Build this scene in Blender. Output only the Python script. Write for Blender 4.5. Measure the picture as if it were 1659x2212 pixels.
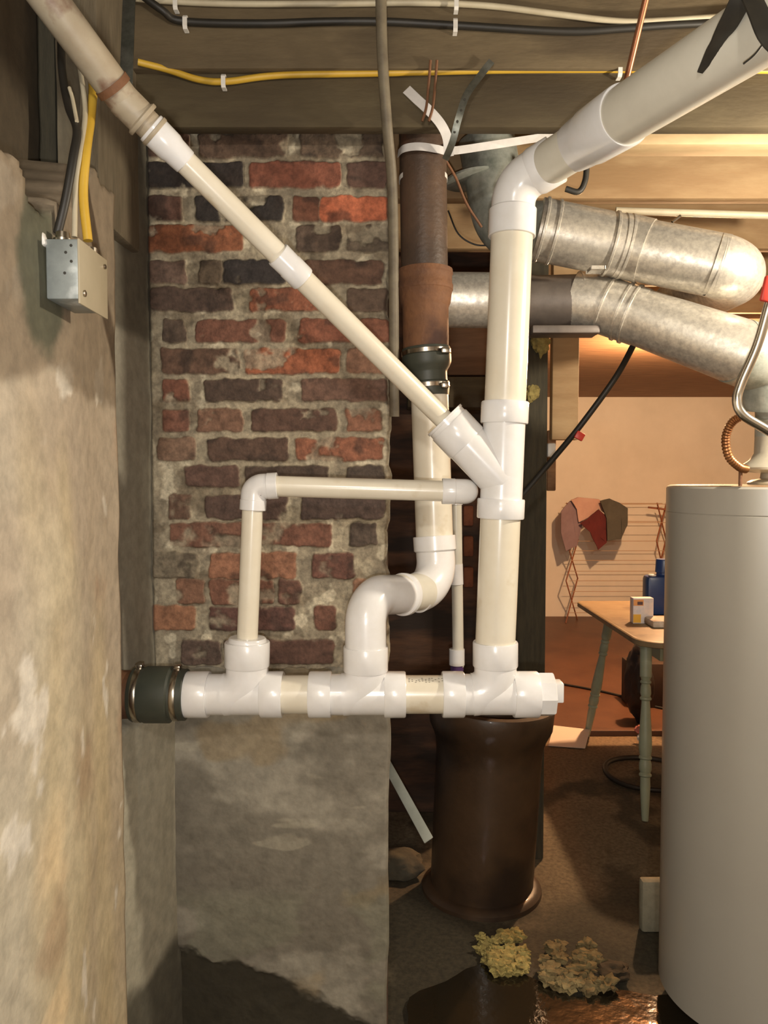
import bpy, bmesh, math, random
import numpy as np
from mathutils import Vector, Matrix
random.seed(7); RNG = np.random.RandomState(5)
for o in list(bpy.data.objects): bpy.data.objects.remove(o)
S = bpy.context.scene
C = S.collection
# ------------------------------------------------------------------ camera
F = 1650.0; W, H = 1659.0, 2212.0; PITCH = math.radians(2.5); EYE = 1.5
cam = bpy.data.cameras.new('camera'); co = bpy.data.objects.new('camera', cam); C.objects.link(co)
co.location = (0, 0, EYE); co.rotation_euler = (math.pi/2 - PITCH, 0, 0)
cam.sensor_fit = 'VERTICAL'; cam.sensor_height = 24; cam.lens = 24*F/H; cam.clip_start = .02
S.camera = co
S.view_settings.view_transform = 'Standard'; S.view_settings.look = 'None'
S.view_settings.gamma = 1; S.view_settings.exposure = 0.35
def lin(c):
    return tuple(((v/255)/12.92 if v/255 <= .04045 else ((v/255+.055)/1.055)**2.4) for v in c)
# ------------------------------------------------------------------ lights
w = bpy.data.worlds.new('world'); S.world = w; w.use_nodes = True
w.node_tree.nodes['Background'].inputs[0].default_value = (.05, .048, .043, 1)
w.node_tree.nodes['Background'].inputs[1].default_value = 1.5
def lamp(name, loc, e, col, r):
    l = bpy.data.lights.new(name, 'POINT'); l.energy = e; l.color = col; l.shadow_soft_size = r
    o = bpy.data.objects.new(name, l); C.objects.link(o); o.location = loc; return o
lamp('phone_flash', (.005, .0, EYE-.05), 30, (1, .98, .95), .012)
lamp('near_bulb_light', (1.30, 1.50, 2.02), 56, (1, .88, .70), .03)
lamp('far_bulb_light', (1.84, 4.75, 2.24), 235, (1, .60, .31), .04)
lamp('room_fill_light', (-.15, -.9, 2.3), 42, (1, .95, .87), .05)  # added fill from behind the camera, no bulb stands there

# ------------------------------------------------------------------ helpers
def P(px, py, Y):
    a = (px - W/2)/F; b = -(py - H/2)/F
    d = Vector((a, math.cos(PITCH) + b*math.sin(PITCH), -math.sin(PITCH) + b*math.cos(PITCH)))
    return Vector((0, 0, EYE)) + d*(Y/d.y)
def vnoise(x, y, z, seed=0):
    x = np.asarray(x, float); y = np.asarray(y, float); z = np.asarray(z, float)
    xi = np.floor(x).astype(np.int64); yi = np.floor(y).astype(np.int64); zi = np.floor(z).astype(np.int64)
    fx, fy, fz = x-xi, y-yi, z-zi
    fx = fx*fx*(3-2*fx); fy = fy*fy*(3-2*fy); fz = fz*fz*(3-2*fz)
    def h(a, b, c):
        n = (a*374761393 + b*668265263 + c*2147483647 + seed*974711) & 0xffffffff
        n = ((n ^ (n >> 13))*1274126177) & 0xffffffff
        return ((n ^ (n >> 16)) & 0xffff)/65535.0
    r = 0
    for dx in (0, 1):
        for dy in (0, 1):
            for dz in (0, 1):
                r = r + h(xi+dx, yi+dy, zi+dz)*(fx if dx else 1-fx)*(fy if dy else 1-fy)*(fz if dz else 1-fz)
    return r
def fbm(x, y, z=0, o=4, seed=0):
    z = np.zeros_like(np.asarray(x, float)) + z
    r = 0; a = .5; t = 0
    for k in range(o):
        r = r + a*vnoise(x*2**k, y*2**k, z*2**k, seed+k); t += a; a *= .5
    return r/t
MATS = {}
def M(name, c1, c2=None, scale=8, rough=.6, metal=0, bump=0, bscale=60, stretch=(1, 1, 1), attr=False, coat=0,
      c3=None, s3=3, lo=.35, hi=.65, lo3=.55, hi3=.65, rvar=0, spec=.5, emit=None, amount=1):
    if name in MATS: return MATS[name]
    m = bpy.data.materials.new(name); m.use_nodes = True; nt = m.node_tree; N = nt.nodes; L = nt.links
    b = N['Principled BSDF']; c1 = lin(c1)+(1,); c2 = (lin(c2)+(1,)) if c2 else c1
    tc = N.new('ShaderNodeTexCoord'); mp = N.new('ShaderNodeMapping'); mp.inputs['Scale'].default_value = stretch
    L.new(tc.outputs['Object'], mp.inputs['Vector'])
    n = N.new('ShaderNodeTexNoise'); n.inputs['Scale'].default_value = scale; n.inputs['Detail'].default_value = 6
    n.inputs['Roughness'].default_value = .65
    L.new(mp.outputs[0], n.inputs['Vector'])
    mr = N.new('ShaderNodeMapRange'); mr.inputs[1].default_value = lo; mr.inputs[2].default_value = hi
    L.new(n.outputs[0], mr.inputs[0])
    mx = N.new('ShaderNodeMix'); mx.data_type = 'RGBA'
    L.new(mr.outputs[0], mx.inputs[0])
    if attr:
        at = N.new('ShaderNodeAttribute'); at.attribute_name = 'Col'
        m1 = N.new('ShaderNodeMix'); m1.data_type = 'RGBA'; m1.blend_type = 'MULTIPLY'; m1.inputs[0].default_value = 1
        L.new(at.outputs['Color'], m1.inputs[6]); mx.inputs[6].default_value = c1; mx.inputs[7].default_value = c2
        L.new(mx.outputs[2], m1.inputs[7]); out = m1.outputs[2]
    else:
        mx.inputs[6].default_value = c1; mx.inputs[7].default_value = c2; out = mx.outputs[2]
    if c3:
        n3 = N.new('ShaderNodeTexNoise'); n3.inputs['Scale'].default_value = s3; n3.inputs['Detail'].default_value = 8
        L.new(mp.outputs[0], n3.inputs['Vector'])
        r3 = N.new('ShaderNodeMapRange'); r3.inputs[1].default_value = lo3; r3.inputs[2].default_value = hi3
        L.new(n3.outputs[0], r3.inputs[0])
        m3 = N.new('ShaderNodeMix'); m3.data_type = 'RGBA'; m3.inputs[7].default_value = lin(c3)+(1,)
        L.new(r3.outputs[0], m3.inputs[0]); L.new(out, m3.inputs[6]); out = m3.outputs[2]
    L.new(out, b.inputs['Base Color'])
    b.inputs['Roughness'].default_value = rough; b.inputs['Metallic'].default_value = metal
    b.inputs['Coat Weight'].default_value = coat; b.inputs['Coat Roughness'].default_value = .1
    b.inputs['Specular IOR Level'].default_value = spec
    if rvar:
        rr = N.new('ShaderNodeMapRange'); rr.inputs[3].default_value = rough-rvar; rr.inputs[4].default_value = rough+rvar
        L.new(n.outputs[0], rr.inputs[0]); L.new(rr.outputs[0], b.inputs['Roughness'])
    if bump:
        nb = N.new('ShaderNodeTexNoise'); nb.inputs['Scale'].default_value = bscale; nb.inputs['Detail'].default_value = 4
        L.new(mp.outputs[0], nb.inputs['Vector'])
        bp = N.new('ShaderNodeBump'); bp.inputs['Strength'].default_value = bump; bp.inputs['Distance'].default_value = .004
        L.new(nb.outputs[0], bp.inputs['Height']); L.new(bp.outputs[0], b.inputs['Normal'])
    if emit:
        b.inputs['Emission Color'].default_value = lin(emit[0])+(1,); b.inputs['Emission Strength'].default_value = emit[1]
    MATS[name] = m; return m
def ROOTLOC(o): return Vector(o['_rl']) if '_rl' in o else Vector((0, 0, 0))
LOCS = {}
def finish(me, ang=35):
    me.polygons.foreach_set('use_smooth', [True]*len(me.polygons))
    me.set_sharp_from_angle(angle=math.radians(ang))
def tag(o, label=None, cat=None, group=None, kind=None):
    if label: o['label'] = label
    if cat: o['category'] = cat
    if group: o['group'] = group
    if kind: o['kind'] = kind
    return o
def thing(name, label, cat, loc, group=None):
    o = bpy.data.objects.new(name, None); C.objects.link(o); o.empty_display_size = .05
    o.location = loc; LOCS[o.name] = Vector(loc)
    return tag(o, label, cat, group)
def obj(name, bm, m, parent=None, ang=35, label=None, cat=None, group=None, kind=None, recalc=True):
    if recalc: bmesh.ops.recalc_face_normals(bm, faces=bm.faces[:])
    if parent is not None:
        loc = LOCS[parent.name]
    else:
        vs = [v.co for v in bm.verts]
        loc = Vector(((min(v.x for v in vs)+max(v.x for v in vs))/2, (min(v.y for v in vs)+max(v.y for v in vs))/2, min(v.z for v in vs)))
    for v in bm.verts: v.co -= loc
    me = bpy.data.meshes.new(name); bm.to_mesh(me); bm.free()
    for mm in (m if isinstance(m, (list, tuple)) else [m]): me.materials.append(mm)
    finish(me, ang)
    o = bpy.data.objects.new(name, me); C.objects.link(o)
    LOCS[o.name] = loc
    if parent is not None: o.parent = parent
    else: o.location = loc
    return tag(o, label, cat, group, kind)
def clean(pts):
    return [Vector(p) for p in pts]
def sweep(bm, pts, rad, seg=28, cap=True, close=False, flat=None, mi=0, up=None, wdir=None):
    """tube along pts; rad scalar or list; flat=(w,h) makes a ribbon section"""
    pts = clean(pts); n = len(pts)
    if not isinstance(rad, (list, tuple)): rad = [rad]*n
    T = []
    for i in range(n):
        j = i+1
        while j < n and (pts[j]-pts[i]).length < 1e-6: j += 1
        k = i-1
        while k >= 0 and (pts[i]-pts[k]).length < 1e-6: k -= 1
        a = (pts[j]-pts[i]).normalized() if j < n else None
        b = (pts[i]-pts[k]).normalized() if k >= 0 else None
        if close and i in (0, n-1):
            a = (pts[1]-pts[0]).normalized(); b = (pts[-1]-pts[-2]).normalized()
        t = (a+b) if (a is not None and b is not None) else (a if a is not None else b)
        T.append(t.normalized())
    ref = Vector(up) if up else (Vector((0, 0, 1)) if abs(T[0].z) < .9 else Vector((0, 1, 0)))
    nrm = (ref - T[0]*ref.dot(T[0])).normalized()
    rings = []
    for i in range(n):
        if i: 
            q = T[i-1].rotation_difference(T[i]); nrm = q @ nrm
            nrm = (nrm - T[i]*nrm.dot(T[i])).normalized()
        bn = T[i].cross(nrm); ring = []
        if wdir is not None:
            wv = T[i].cross(Vector((0, 1, 0))) if wdir == 'cam' else Vector(wdir)
            bn = (wv - T[i]*wv.dot(T[i])).normalized(); nrm = bn.cross(T[i])
        if flat:
            wd, th = flat
            sec = [(-wd/2, -th/2), (wd/2, -th/2), (wd/2, th/2), (-wd/2, th/2)]
            for (a, b) in sec: ring.append(bm.verts.new(pts[i] + bn*a*rad[i] + nrm*b))
        else:
            for s in range(seg):
                a = 2*math.pi*s/seg
                ring.append(bm.verts.new(pts[i] + (nrm*math.cos(a) + bn*math.sin(a))*rad[i]))
        rings.append(ring)
    k = len(rings[0])
    for i in range(n-1):
        for s in range(k):
            f = bm.faces.new((rings[i][s], rings[i][(s+1) % k], rings[i+1][(s+1) % k], rings[i+1][s])); f.material_index = mi
    if cap:
        for r in (rings[0], rings[-1]):
            f = bm.faces.new(r if r is rings[0] else r[::-1]); f.material_index = mi
def rev(bm, A, B, prof, seg=36, mi=0, cap=True):
    """lathe along A->B; prof = [(distance or fraction string, r)]"""
    A, B = Vector(A), Vector(B); u = (B-A).normalized()
    # break coincident rings slightly so steps stay crisp
    pts = []; last = None
    for (t, r) in prof: pts.append(A+u*t)
    q = Vector((0, 0, 1)) if abs(u.z) < .9 else Vector((0, 1, 0))
    nn = (q-u*q.dot(u)).normalized(); bn = u.cross(nn); rings = []
    for p, (t, r) in zip(pts, prof):
        rings.append([bm.verts.new(p+(nn*math.cos(2*math.pi*s/seg)+bn*math.sin(2*math.pi*s/seg))*r) for s in range(seg)])
    for i in range(len(rings)-1):
        for s in range(seg):
            f = bm.faces.new((rings[i][s], rings[i][(s+1) % seg], rings[i+1][(s+1) % seg], rings[i+1][s])); f.material_index = mi
    if cap:
        bm.faces.new(rings[0]); bm.faces.new(rings[-1][::-1])
def hub(t0, t1, r, rb, e=.0025):
    "profile fragment for a fitting hub from t0 to t1 rising from body radius rb"
    return [(t0, rb), (t0, r-e*.6), (t0+e, r), (t1-e, r), (t1, r-e*.6), (t1, rb)]
def box(bm, lo, hi, bev=0, mi=0, rot=None, org=None):
    lo, hi = Vector(lo), Vector(hi)
    r = bmesh.ops.create_cube(bm, size=1)
    vs = r['verts']
    for v in vs: v.co = Vector(((v.co.x+.5)*(hi.x-lo.x)+lo.x, (v.co.y+.5)*(hi.y-lo.y)+lo.y, (v.co.z+.5)*(hi.z-lo.z)+lo.z))
    es = set(); fs = set()
    for v in vs:
        es.update(v.link_edges); fs.update(v.link_faces)
    for f in fs: f.material_index = mi
    if bev:
        rr = bmesh.ops.bevel(bm, geom=list(es), offset=bev, segments=2, affect='EDGES', profile=.5)
        vs = list({v for f in rr['faces'] for v in f.verts} | {v for v in vs if v.is_valid})
    if rot is not None:
        for v in vs:
            v.co = rot @ (v.co-Vector(org)) + Vector(org)
    return vs
def beam(bm, A, B, w, h, bev=.002, up=(0, 0, 1), mi=0):
    A, B = Vector(A), Vector(B); u = (B-A).normalized(); L = (B-A).length
    q = Vector(up); s = u.cross(q).normalized(); q = s.cross(u)
    vs = box(bm, (0, -w/2, -h/2), (L, w/2, h/2), bev, mi)
    mt = Matrix((u, s, q)).transposed()
    for v in vs: v.co = A + mt @ v.co
def arc(p0, p1, p2, r, n=10):
    p0, p1, p2 = Vector(p0), Vector(p1), Vector(p2)
    a = (p0-p1).normalized(); b = (p2-p1).normalized(); th = a.angle(b)
    d = r/math.tan(th/2); s = p1+a*d; e = p1+b*d
    c = p1+(a+b).normalized()*(r/math.sin(th/2)); out = []
    v0 = s-c; v1 = e-c; ang = v0.angle(v1); ax = v0.cross(v1).normalized()
    for i in range(n+1): out.append(c + Matrix.Rotation(ang*i/n, 3, ax) @ v0)
    return out
def spline(pts, n=8):
    pts = [Vector(p) for p in pts]; q = [pts[0]*2-pts[1]]+pts+[pts[-1]*2-pts[-2]]; out = []
    for i in range(1, len(q)-2):
        for k in range(n):
            t = k/n; a, b, c, d = q[i-1], q[i], q[i+1], q[i+2]
            out.append(.5*((2*b)+(c-a)*t+(2*a-5*b+4*c-d)*t*t+(3*b-a-3*c+d)*t**3))
    out.append(pts[-1]); return out
def grid_mesh(name, pos, col, m, parent=None, ang=60, **kw):
    """pos (nu,nv,3) numpy, col (nu,nv,3) linear"""
    nu, nv, _ = pos.shape
    loc = LOCS[parent.name] if parent is not None else Vector((float(pos[..., 0].mean()), float(pos[..., 1].mean()), float(pos[..., 2].min())))
    v = (pos.reshape(-1, 3) - np.array(loc)).astype(np.float32)
    idx = np.arange(nu*nv).reshape(nu, nv)
    f = np.stack([idx[:-1, :-1], idx[1:, :-1], idx[1:, 1:], idx[:-1, 1:]], -1).reshape(-1, 4)
    me = bpy.data.meshes.new(name); me.from_pydata(v.tolist(), [], f.tolist())
    if col is not None:
        a = me.color_attributes.new('Col', 'FLOAT_COLOR', 'POINT')
        c = np.ones((nu*nv, 4), np.float32); c[:, :3] = col.reshape(-1, 3); a.data.foreach_set('color', c.ravel())
    me.materials.append(m); finish(me, ang)
    o = bpy.data.objects.new(name, me); C.objects.link(o); LOCS[o.name] = loc
    if parent is not None: o.parent = parent
    else: o.location = loc
    return tag(o, kw.get('label'), kw.get('cat'), kw.get('group'), kw.get('kind'))
def L3(c): return np.array(lin(c))
def mixc(a, b, t): return a*(1-t[..., None]) + b*t[..., None]
def sstep(x, a, b):
    t = np.clip((x-a)/(b-a), 0, 1); return t*t*(3-2*t)

# ------------------------------------------------------------------ materials
m_fit = M('white_pvc_fitting', (230, 229, 229), (223, 221, 218), 14, .24, coat=.3)
m_pipe = M('cream_pvc_pipe', (226, 219, 202), (219, 210, 190), 7, .25, stretch=(1, 1, 1), coat=.2, c3=(190, 170, 135), s3=11, lo3=.62, hi3=.8)
m_pipeg = M('grey_white_pvc_pipe', (216, 211, 196), (206, 201, 186), 7, .3)
m_olds = M('dusty_stained_pvc', (176, 164, 142), (160, 145, 122), 9, .5, c3=(112, 74, 56), s3=14, lo3=.6, hi3=.72)
m_rub = M('dark_green_black_rubber', (52, 56, 48), (62, 64, 54), 20, .5)
m_steel = M('stainless_clamp_band', (190, 184, 172), (150, 140, 128), 30, .25, metal=1)
m_iron = M('brown_cast_iron', (68, 54, 44), (96, 74, 58), 6, .5, bump=.3, bscale=90, c3=(110, 62, 40), s3=4, lo3=.55, hi3=.7)
m_rust = M('orange_rusty_iron', (124, 84, 54), (98, 66, 46), 12, .75, bump=.5, bscale=80, c3=(70, 44, 34), s3=7)
m_galv = M('galvanized_sheet', (225, 219, 206), (184, 178, 168), 70, .38, metal=.62, bump=.15, bscale=45, rvar=.12)
m_galvd = M('dull_dark_sheet_metal', (112, 102, 94), (92, 84, 78), 14, .5, metal=.3)
m_galvg = M('green_grey_dusty_sheet', (186, 188, 178), (130, 136, 126), 14, .5, metal=.4, bump=.2)
m_heat = M('beige_grey_enamel', (166, 162, 152), (162, 157, 147), 2, .35, coat=.15)
m_wood = M('dark_old_wood', (98, 86, 62), (82, 70, 49), 5, .85, bump=.3, bscale=30, stretch=(1, 3, 4), c3=(70, 59, 42), s3=1.6, lo3=.45, hi3=.7)
m_woodu = M('upper_dusty_wood', (112, 97, 72), (96, 82, 60), 5, .85, bump=.3, bscale=30, stretch=(1, 3, 4), c3=(82, 69, 50), s3=1.8)
m_woodl = M('pale_tan_joist_wood', (180, 150, 110), (164, 132, 94), 5, .8, bump=.25, bscale=25, stretch=(1, 3, 4), c3=(158, 126, 88), s3=2)
m_post = M('grey_green_weathered_post', (74, 68, 52), (58, 54, 42), 8, .85, bump=.4, stretch=(8, 8, 1))
m_cable_y = M('yellow_cable_jacket', (206, 168, 62), (196, 156, 50), 10, .45)
m_cable_w = M('dusty_white_cable_jacket', (196, 186, 160), (180, 168, 142), 10, .5)
m_cable_k = M('black_cable_jacket', (34, 32, 28), (44, 40, 34), 10, .5)
m_plw = M('white_plastic', (226, 222, 214), None, 4, .4)
m_copper = M('tarnished_copper', (176, 120, 86), (150, 96, 70), 20, .4, metal=.7)
m_blackm = M('black_painted_iron', (40, 38, 34), (56, 52, 44), 20, .55)
m_gstrap = M('dull_galvanized_strap', (120, 120, 112), (90, 92, 84), 40, .4, metal=.8)
m_clay = M('dark_brown_clay', (80, 60, 42), (64, 47, 32), 4, .42, bump=.3, bscale=30, c3=(46, 35, 27), s3=3.5, lo3=.48, hi3=.62, coat=.1)
m_foam = M('dirty_yellow_foam', (166, 152, 92), (112, 98, 54), 40, .9, bump=.6, bscale=60)
m_mint = M('pale_green_paint', (158, 166, 142), (146, 154, 132), 10, .45)
m_table = M('worn_cream_tabletop', (136, 118, 88), (122, 102, 74), 9, .5, c3=(106, 86, 64), s3=5)
m_brownf = M('brown_painted_floor', (100, 64, 42), (84, 52, 33), 3, .5, bump=.15, c3=(76, 42, 24), s3=1.6, lo3=.5, hi3=.7)
m_plaster = M('white_plaster_wall', (226, 216, 200), (214, 204, 188), 1.5, .8)
m_ceil = M('brown_ceiling_boards', (150, 112, 76), (110, 76, 50), 4, .75, bump=.3, bscale=10, stretch=(1, 12, 4))
m_attr = M('masonry', (255, 255, 255), (190, 190, 190), 60, .85, attr=True, bump=.35, bscale=140)
m_attrs = M('smooth_parging', (255, 255, 255), (222, 222, 222), 30, .8, attr=True, bump=.15, bscale=120)

# ------------------------------------------------------------------ setting
def structbox(name, lo, hi, m, bev=0):
    bm = bmesh.new(); box(bm, lo, hi, bev); return obj(name, bm, m, kind='structure')
ZC = 2.74
YB = 8.2
structbox('wall_back', (-.9, YB, 0), (5.0, YB+.12, 2.6), m_plaster)
structbox('wall_right', (4.75, -1.5, 0), (4.87, YB, ZC), m_plaster)
structbox('wall_front', (-.9, -1.62, 0), (4.87, -1.5, ZC), m_plaster)
structbox('ceiling', (-1.1, -1.6, ZC), (4.87, 4.2, ZC+.08), m_wood)
structbox('ceiling_far', (-1.1, 4.2, 2.37), (4.87, YB, 2.45), m_ceil)
# floor, near concrete (damp)
nu, nv = 260, 330
ys = np.linspace(-1.6, 4.5, nv)[None, :]+np.zeros((nu, 1)); xs = np.linspace(-1.0, 4.75, nu)[:, None]+np.zeros((1, nv))
n1 = fbm(xs*2.2, ys*2.2, 0, 5, 3); n2 = fbm(xs*6, ys*6, 0, 4, 9)
wet = sstep(n1+.25*n2, .60, .68)
c = mixc(L3((126, 114, 90)), L3((106, 94, 74)), n2)
c = mixc(c, L3((136, 108, 78)), sstep(ys, 2.9, 4.0)*.8)
c = mixc(c, L3((66, 58, 42)), wet*.85)
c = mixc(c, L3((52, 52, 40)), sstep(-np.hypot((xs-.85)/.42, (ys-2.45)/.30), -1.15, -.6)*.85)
pos = np.stack([xs, ys, (fbm(xs*3, ys*3, 0, 4, 2)-.5)*.014-.003 - .012*sstep(-ys, -2.4, -2.2)], -1)
grid_mesh('floor', pos, c, m_attr, kind='structure')
structbox('floor_far', (-.9, 4.45, -.05), (4.75, YB, .012), m_brownf)
bm = bmesh.new(); box(bm, (-.9, 4.40, -.02), (4.7, 4.46, .03), .004); obj('trim_1', bm, m_brownf, kind='structure')
# left foundation wall (near, lumpy)
nu, nv = 190, 360
U = np.linspace(0, 1, nu)[:, None]+np.zeros((1, nv)); V = np.linspace(0, 1, nv)[None, :]+np.zeros((nu, 1))
Yw = -.2+U*1.78
z = V*2.72
xw = -.495 - .045*sstep(Yw, 1.15, 1.57) + (fbm(Yw*3, z*3, 0, 3, 11)-.5)*.028 + (fbm(Yw*14, z*14, 0, 3, 14)-.5)*.003
rag = 1.94 + .07*(fbm(Yw*8, z*0+2, 0, 3, 21)-.5)*2 + .10*sstep(Yw, 1.2, 1.45)
top = sstep(z + .02*fbm(Yw*30, z*30, 0, 3, 4), rag, rag+.02)
zr2 = 1.66+.08*(fbm(Yw*6, z*6, 0, 4, 33)-.5)
c = mixc(L3((206, 197, 175)), L3((190, 174, 152)), sstep(fbm(Yw*3, z*1.6, 0, 4, 41)+.5*(Yw-1.25), .35, .7))
c = mixc(c, L3((222, 202, 156)), sstep(fbm(Yw*5, z*1.0, 3, 3, 55)+.12*(.9-z), .48, .75)*.6)
c = mixc(c, L3((240, 232, 216)), sstep(fbm(Yw*11, z*9, 5, 4, 66), .72, .76)*.8)
c = mixc(c, L3((170, 134, 104)), sstep(fbm(Yw*7, z*5, 8, 4, 77), .60, .80)*.5)
c = mixc(c, L3((138, 122, 100)), sstep(z+.05*fbm(Yw*20, z*20, 0, 3, 5), zr2, zr2+.03)*.85)
dstain = np.clip(1.25-np.hypot((Yw-1.13)/.07, (z-1.80)/.12) + .6*(fbm(Yw*20, z*20, 0, 4, 8)-.5), 0, 1)
c = mixc(c, L3((72, 78, 60)), sstep(dstain, .1, .4)*.8)
edge = sstep(Yw, 1.548, 1.572)  # shadow line at the wall's far corner, painted in brown
c = mixc(c, L3((112, 78, 48)), edge*.8)
c = mixc(c, L3((84, 72, 54)), top)
xw = xw - .15*top - .06*sstep(Yw, 1.555, 1.58)**2
pos = np.stack([xw, Yw, z], -1)
grid_mesh('wall_left', pos, c, m_attrs, kind='structure', ang=80)
structbox('wall_left_rear', (-.95, 1.572, 0), (-.662, 2.0, 2.72), m_post)
structbox('wall_left_core', (-.95, -.2, 0), (-.70, 1.572, 2.72), m_post)
# wall strip between near wall and pier
nu, nv = 50, 360
U = np.linspace(0, 1, nu)[:, None]+np.zeros((1, nv)); V = np.linspace(0, 1, nv)[None, :]+np.zeros((nu, 1))
ystrip = 1.50+U*.50; z = V*2.72
low = sstep(z+.01*fbm(ystrip*30, z*30, 0, 3, 7), .96, .94)
xst = -.630+.040*U + low*(.02+.05*U) + (fbm(ystrip*5, z*3, 0, 4, 3)-.5)*.012
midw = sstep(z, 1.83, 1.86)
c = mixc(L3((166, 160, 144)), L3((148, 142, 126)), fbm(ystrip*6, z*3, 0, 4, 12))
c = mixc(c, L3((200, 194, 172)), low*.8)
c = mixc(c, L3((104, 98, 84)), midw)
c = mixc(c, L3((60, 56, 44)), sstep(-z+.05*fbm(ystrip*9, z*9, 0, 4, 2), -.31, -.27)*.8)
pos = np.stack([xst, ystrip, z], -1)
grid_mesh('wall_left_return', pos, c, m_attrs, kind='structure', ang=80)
# sill timber upper left behind the concrete
bm = bmesh.new(); box(bm, (-.665, 1.60, 2.04), (-.585, 1.86, ZC-.01), .008)
obj('sill_timber', bm, M('grey_brown_timber', (112, 100, 80), (92, 82, 64), 8, .85, bump=.3, stretch=(8, 8, 1)), label='dark weathered upright timber in the upper left corner beside the brickwork', cat='timber')

# ------------------------------------------------------------------ brick pier
YP = 1.95
pier = thing('brick_pier', 'exposed red and brown brick pier with parged base behind the white pipes', 'brick pier', (-.29, 2.15, 0))
rows = [
 (288,343,[(318,410,(98,66,50)),(428,620,(92,68,50)),(650,830,(96,76,58))]),
 (351,408,[(318,525,(42,32,28)),(537,738,(134,70,46)),(750,836,(92,62,50))]),
 (423,480,[(314,395,(104,68,54)),(420,612,(44,36,32)),(632,690,(122,70,46)),(690,840,(196,94,50))]),
 (486,546,[(316,528,(150,82,42)),(640,735,(92,72,58)),(748,842,(92,78,62))]),
 (563,615,[(320,405,(110,84,70)),(430,482,(98,82,64)),(482,620,(48,40,38)),(660,828,(100,68,50))]),
 (622,674,[(323,505,(84,62,50)),(541,705,(142,76,46)),(750,842,(98,76,60))]),
 (690,740,[(353,403,(88,70,56)),(422,617,(118,70,50)),(645,765,(132,70,44)),(775,842,(140,82,56))]),
 (752,808,[(350,517,(100,70,52)),(528,735,(156,80,42)),(748,842,(142,98,72))]),
 (818,868,[(354,408,(128,74,52)),(440,612,(78,58,46)),(650,842,(112,78,62))]),
 (883,933,[(350,410,(130,80,60)),(425,525,(126,88,66)),(545,728,(92,62,48)),(747,826,(140,88,62))]),
 (945,996,[(340,425,(132,100,78)),(450,625,(88,62,48)),(640,830,(140,80,52))]),
 (1006,1052,[(397,520,(96,66,54)),(532,712,(74,56,44)),(750,830,(72,58,48))]),
 (1068,1122,[(365,415,(104,74,56)),(443,622,(84,60,50)),(650,832,(82,62,54))]),
 (1128,1180,[(368,530,(122,78,58)),(560,720,(120,72,52)),(755,818,(82,66,54))]),
 (1192,1250,[(328,428,(128,116,94)),(452,642,(152,98,68)),(675,768,(110,66,52))]),
 (1250,1305,[(380,445,(128,86,62)),(455,592,(126,78,56)),(600,652,(112,72,56)),(762,805,(150,104,76))]),
 (1308,1362,[(328,422,(158,104,70)),(450,638,(100,62,52)),(680,728,(116,72,54))]),
 (1380,1434,[(392,480,(98,76,64)),(486,722,(102,68,54))])]
x0 = P(322, 1000, YP).x; x1 = P(842, 1000, YP).x; z0 = P(600, 1465, YP).z; z1 = 2.50
nu, nv = int((x1-x0)/.0026), int((z1-z0)/.0026)
X = np.linspace(x0, x1, nu)[:, None]+np.zeros((1, nv)); Z = np.linspace(z0, z1, nv)[None, :]+np.zeros((nu, 1))
warpx = (fbm(X*28, Z*28, 0, 4, 101)-.5)*.016; warpz = (fbm(X*30, Z*30, 4, 4, 102)-.5)*.014
mort = mixc(L3((158, 146, 122)), L3((184, 172, 144)), sstep(fbm(X*26, Z*26, 0, 4, 103), .35, .65))
mort = mixc(mort, L3((226, 216, 186)), sstep(fbm(X*22, Z*22, 9, 4, 104), .66, .74)*.8)
mort = mixc(mort, L3((128, 112, 88)), sstep(fbm(X*12, Z*16, 6, 4, 105), .60, .72)*.7)
col = mort; hgt = (fbm(X*16, Z*16, 0, 5, 106)-.5)*.012
for ri, (ya, yb, bl) in enumerate(rows):
    for bi, (xa, xb, cc) in enumerate(bl):
        A = P(xa, yb, YP); B = P(xb, ya, YP)
        cx, cz, hx, hz = (A.x+B.x)/2, (A.z+B.z)/2, (B.x-A.x)/2, (B.z-A.z)/2
        r = .010
        qx = np.abs(X+warpx-cx)-(hx-r); qz = np.abs(Z+warpz-cz)-(hz-r)
        d = np.hypot(np.maximum(qx, 0), np.maximum(qz, 0)) + np.minimum(np.maximum(qx, qz), 0) - r
        mk = sstep(-d, -.0015, .003)
        sm = sstep(fbm(X*13+ri*3, Z*15+bi*5, 2, 5, 200), .60+.05*(ri < 12), .72)   # mortar smears
        mk = mk*(1-.75*sm)
        v = fbm(X*30, Z*44, ri+bi*.37, 4, 300+ri)
        b1 = mixc(L3(cc)*.95+.006, L3(cc)*1.55+.012, v)
        b1 = mixc(b1, L3((60, 46, 38)), sstep(fbm(X*16+bi, Z*20, ri, 4, 400), .60, .75)*.6)
        col = mixc(col, b1, mk)
        hgt = hgt*(1-mk) + mk*(.008+(fbm(X*40, Z*40, 0, 3, 500)-.5)*.004 + RNG.rand()*.003)
endw = np.minimum(sstep(X-x0, 0, .012), sstep(x1-X, 0, .010))
lum = col @ np.array([.3, .6, .1]); col = mixc(col, lum[..., None]*np.array([1.20, .96, .72])[None, None, :], lum*0+.22)
hgt = hgt*.8 - .016*(1-endw) 
hx_ = (fbm(X*0+3, Z*14, 0, 4, 77)-.5)*.022*sstep(X, x1-.05, x1)
pos = np.stack([X+hx_, YP-hgt, Z], -1)
grid_mesh('brick_face', pos, col, m_attr, pier, ang=60)
bm = bmesh.new(); box(bm, (x0+.002, YP+.012, 0), (x1-.004, YP+.44, 2.55), .01); obj('core', bm, m_attr if False else M('pier_side_mortar', (120, 104, 84), (88, 64, 50), 9, .9, bump=.5, bscale=50), pier)
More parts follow.
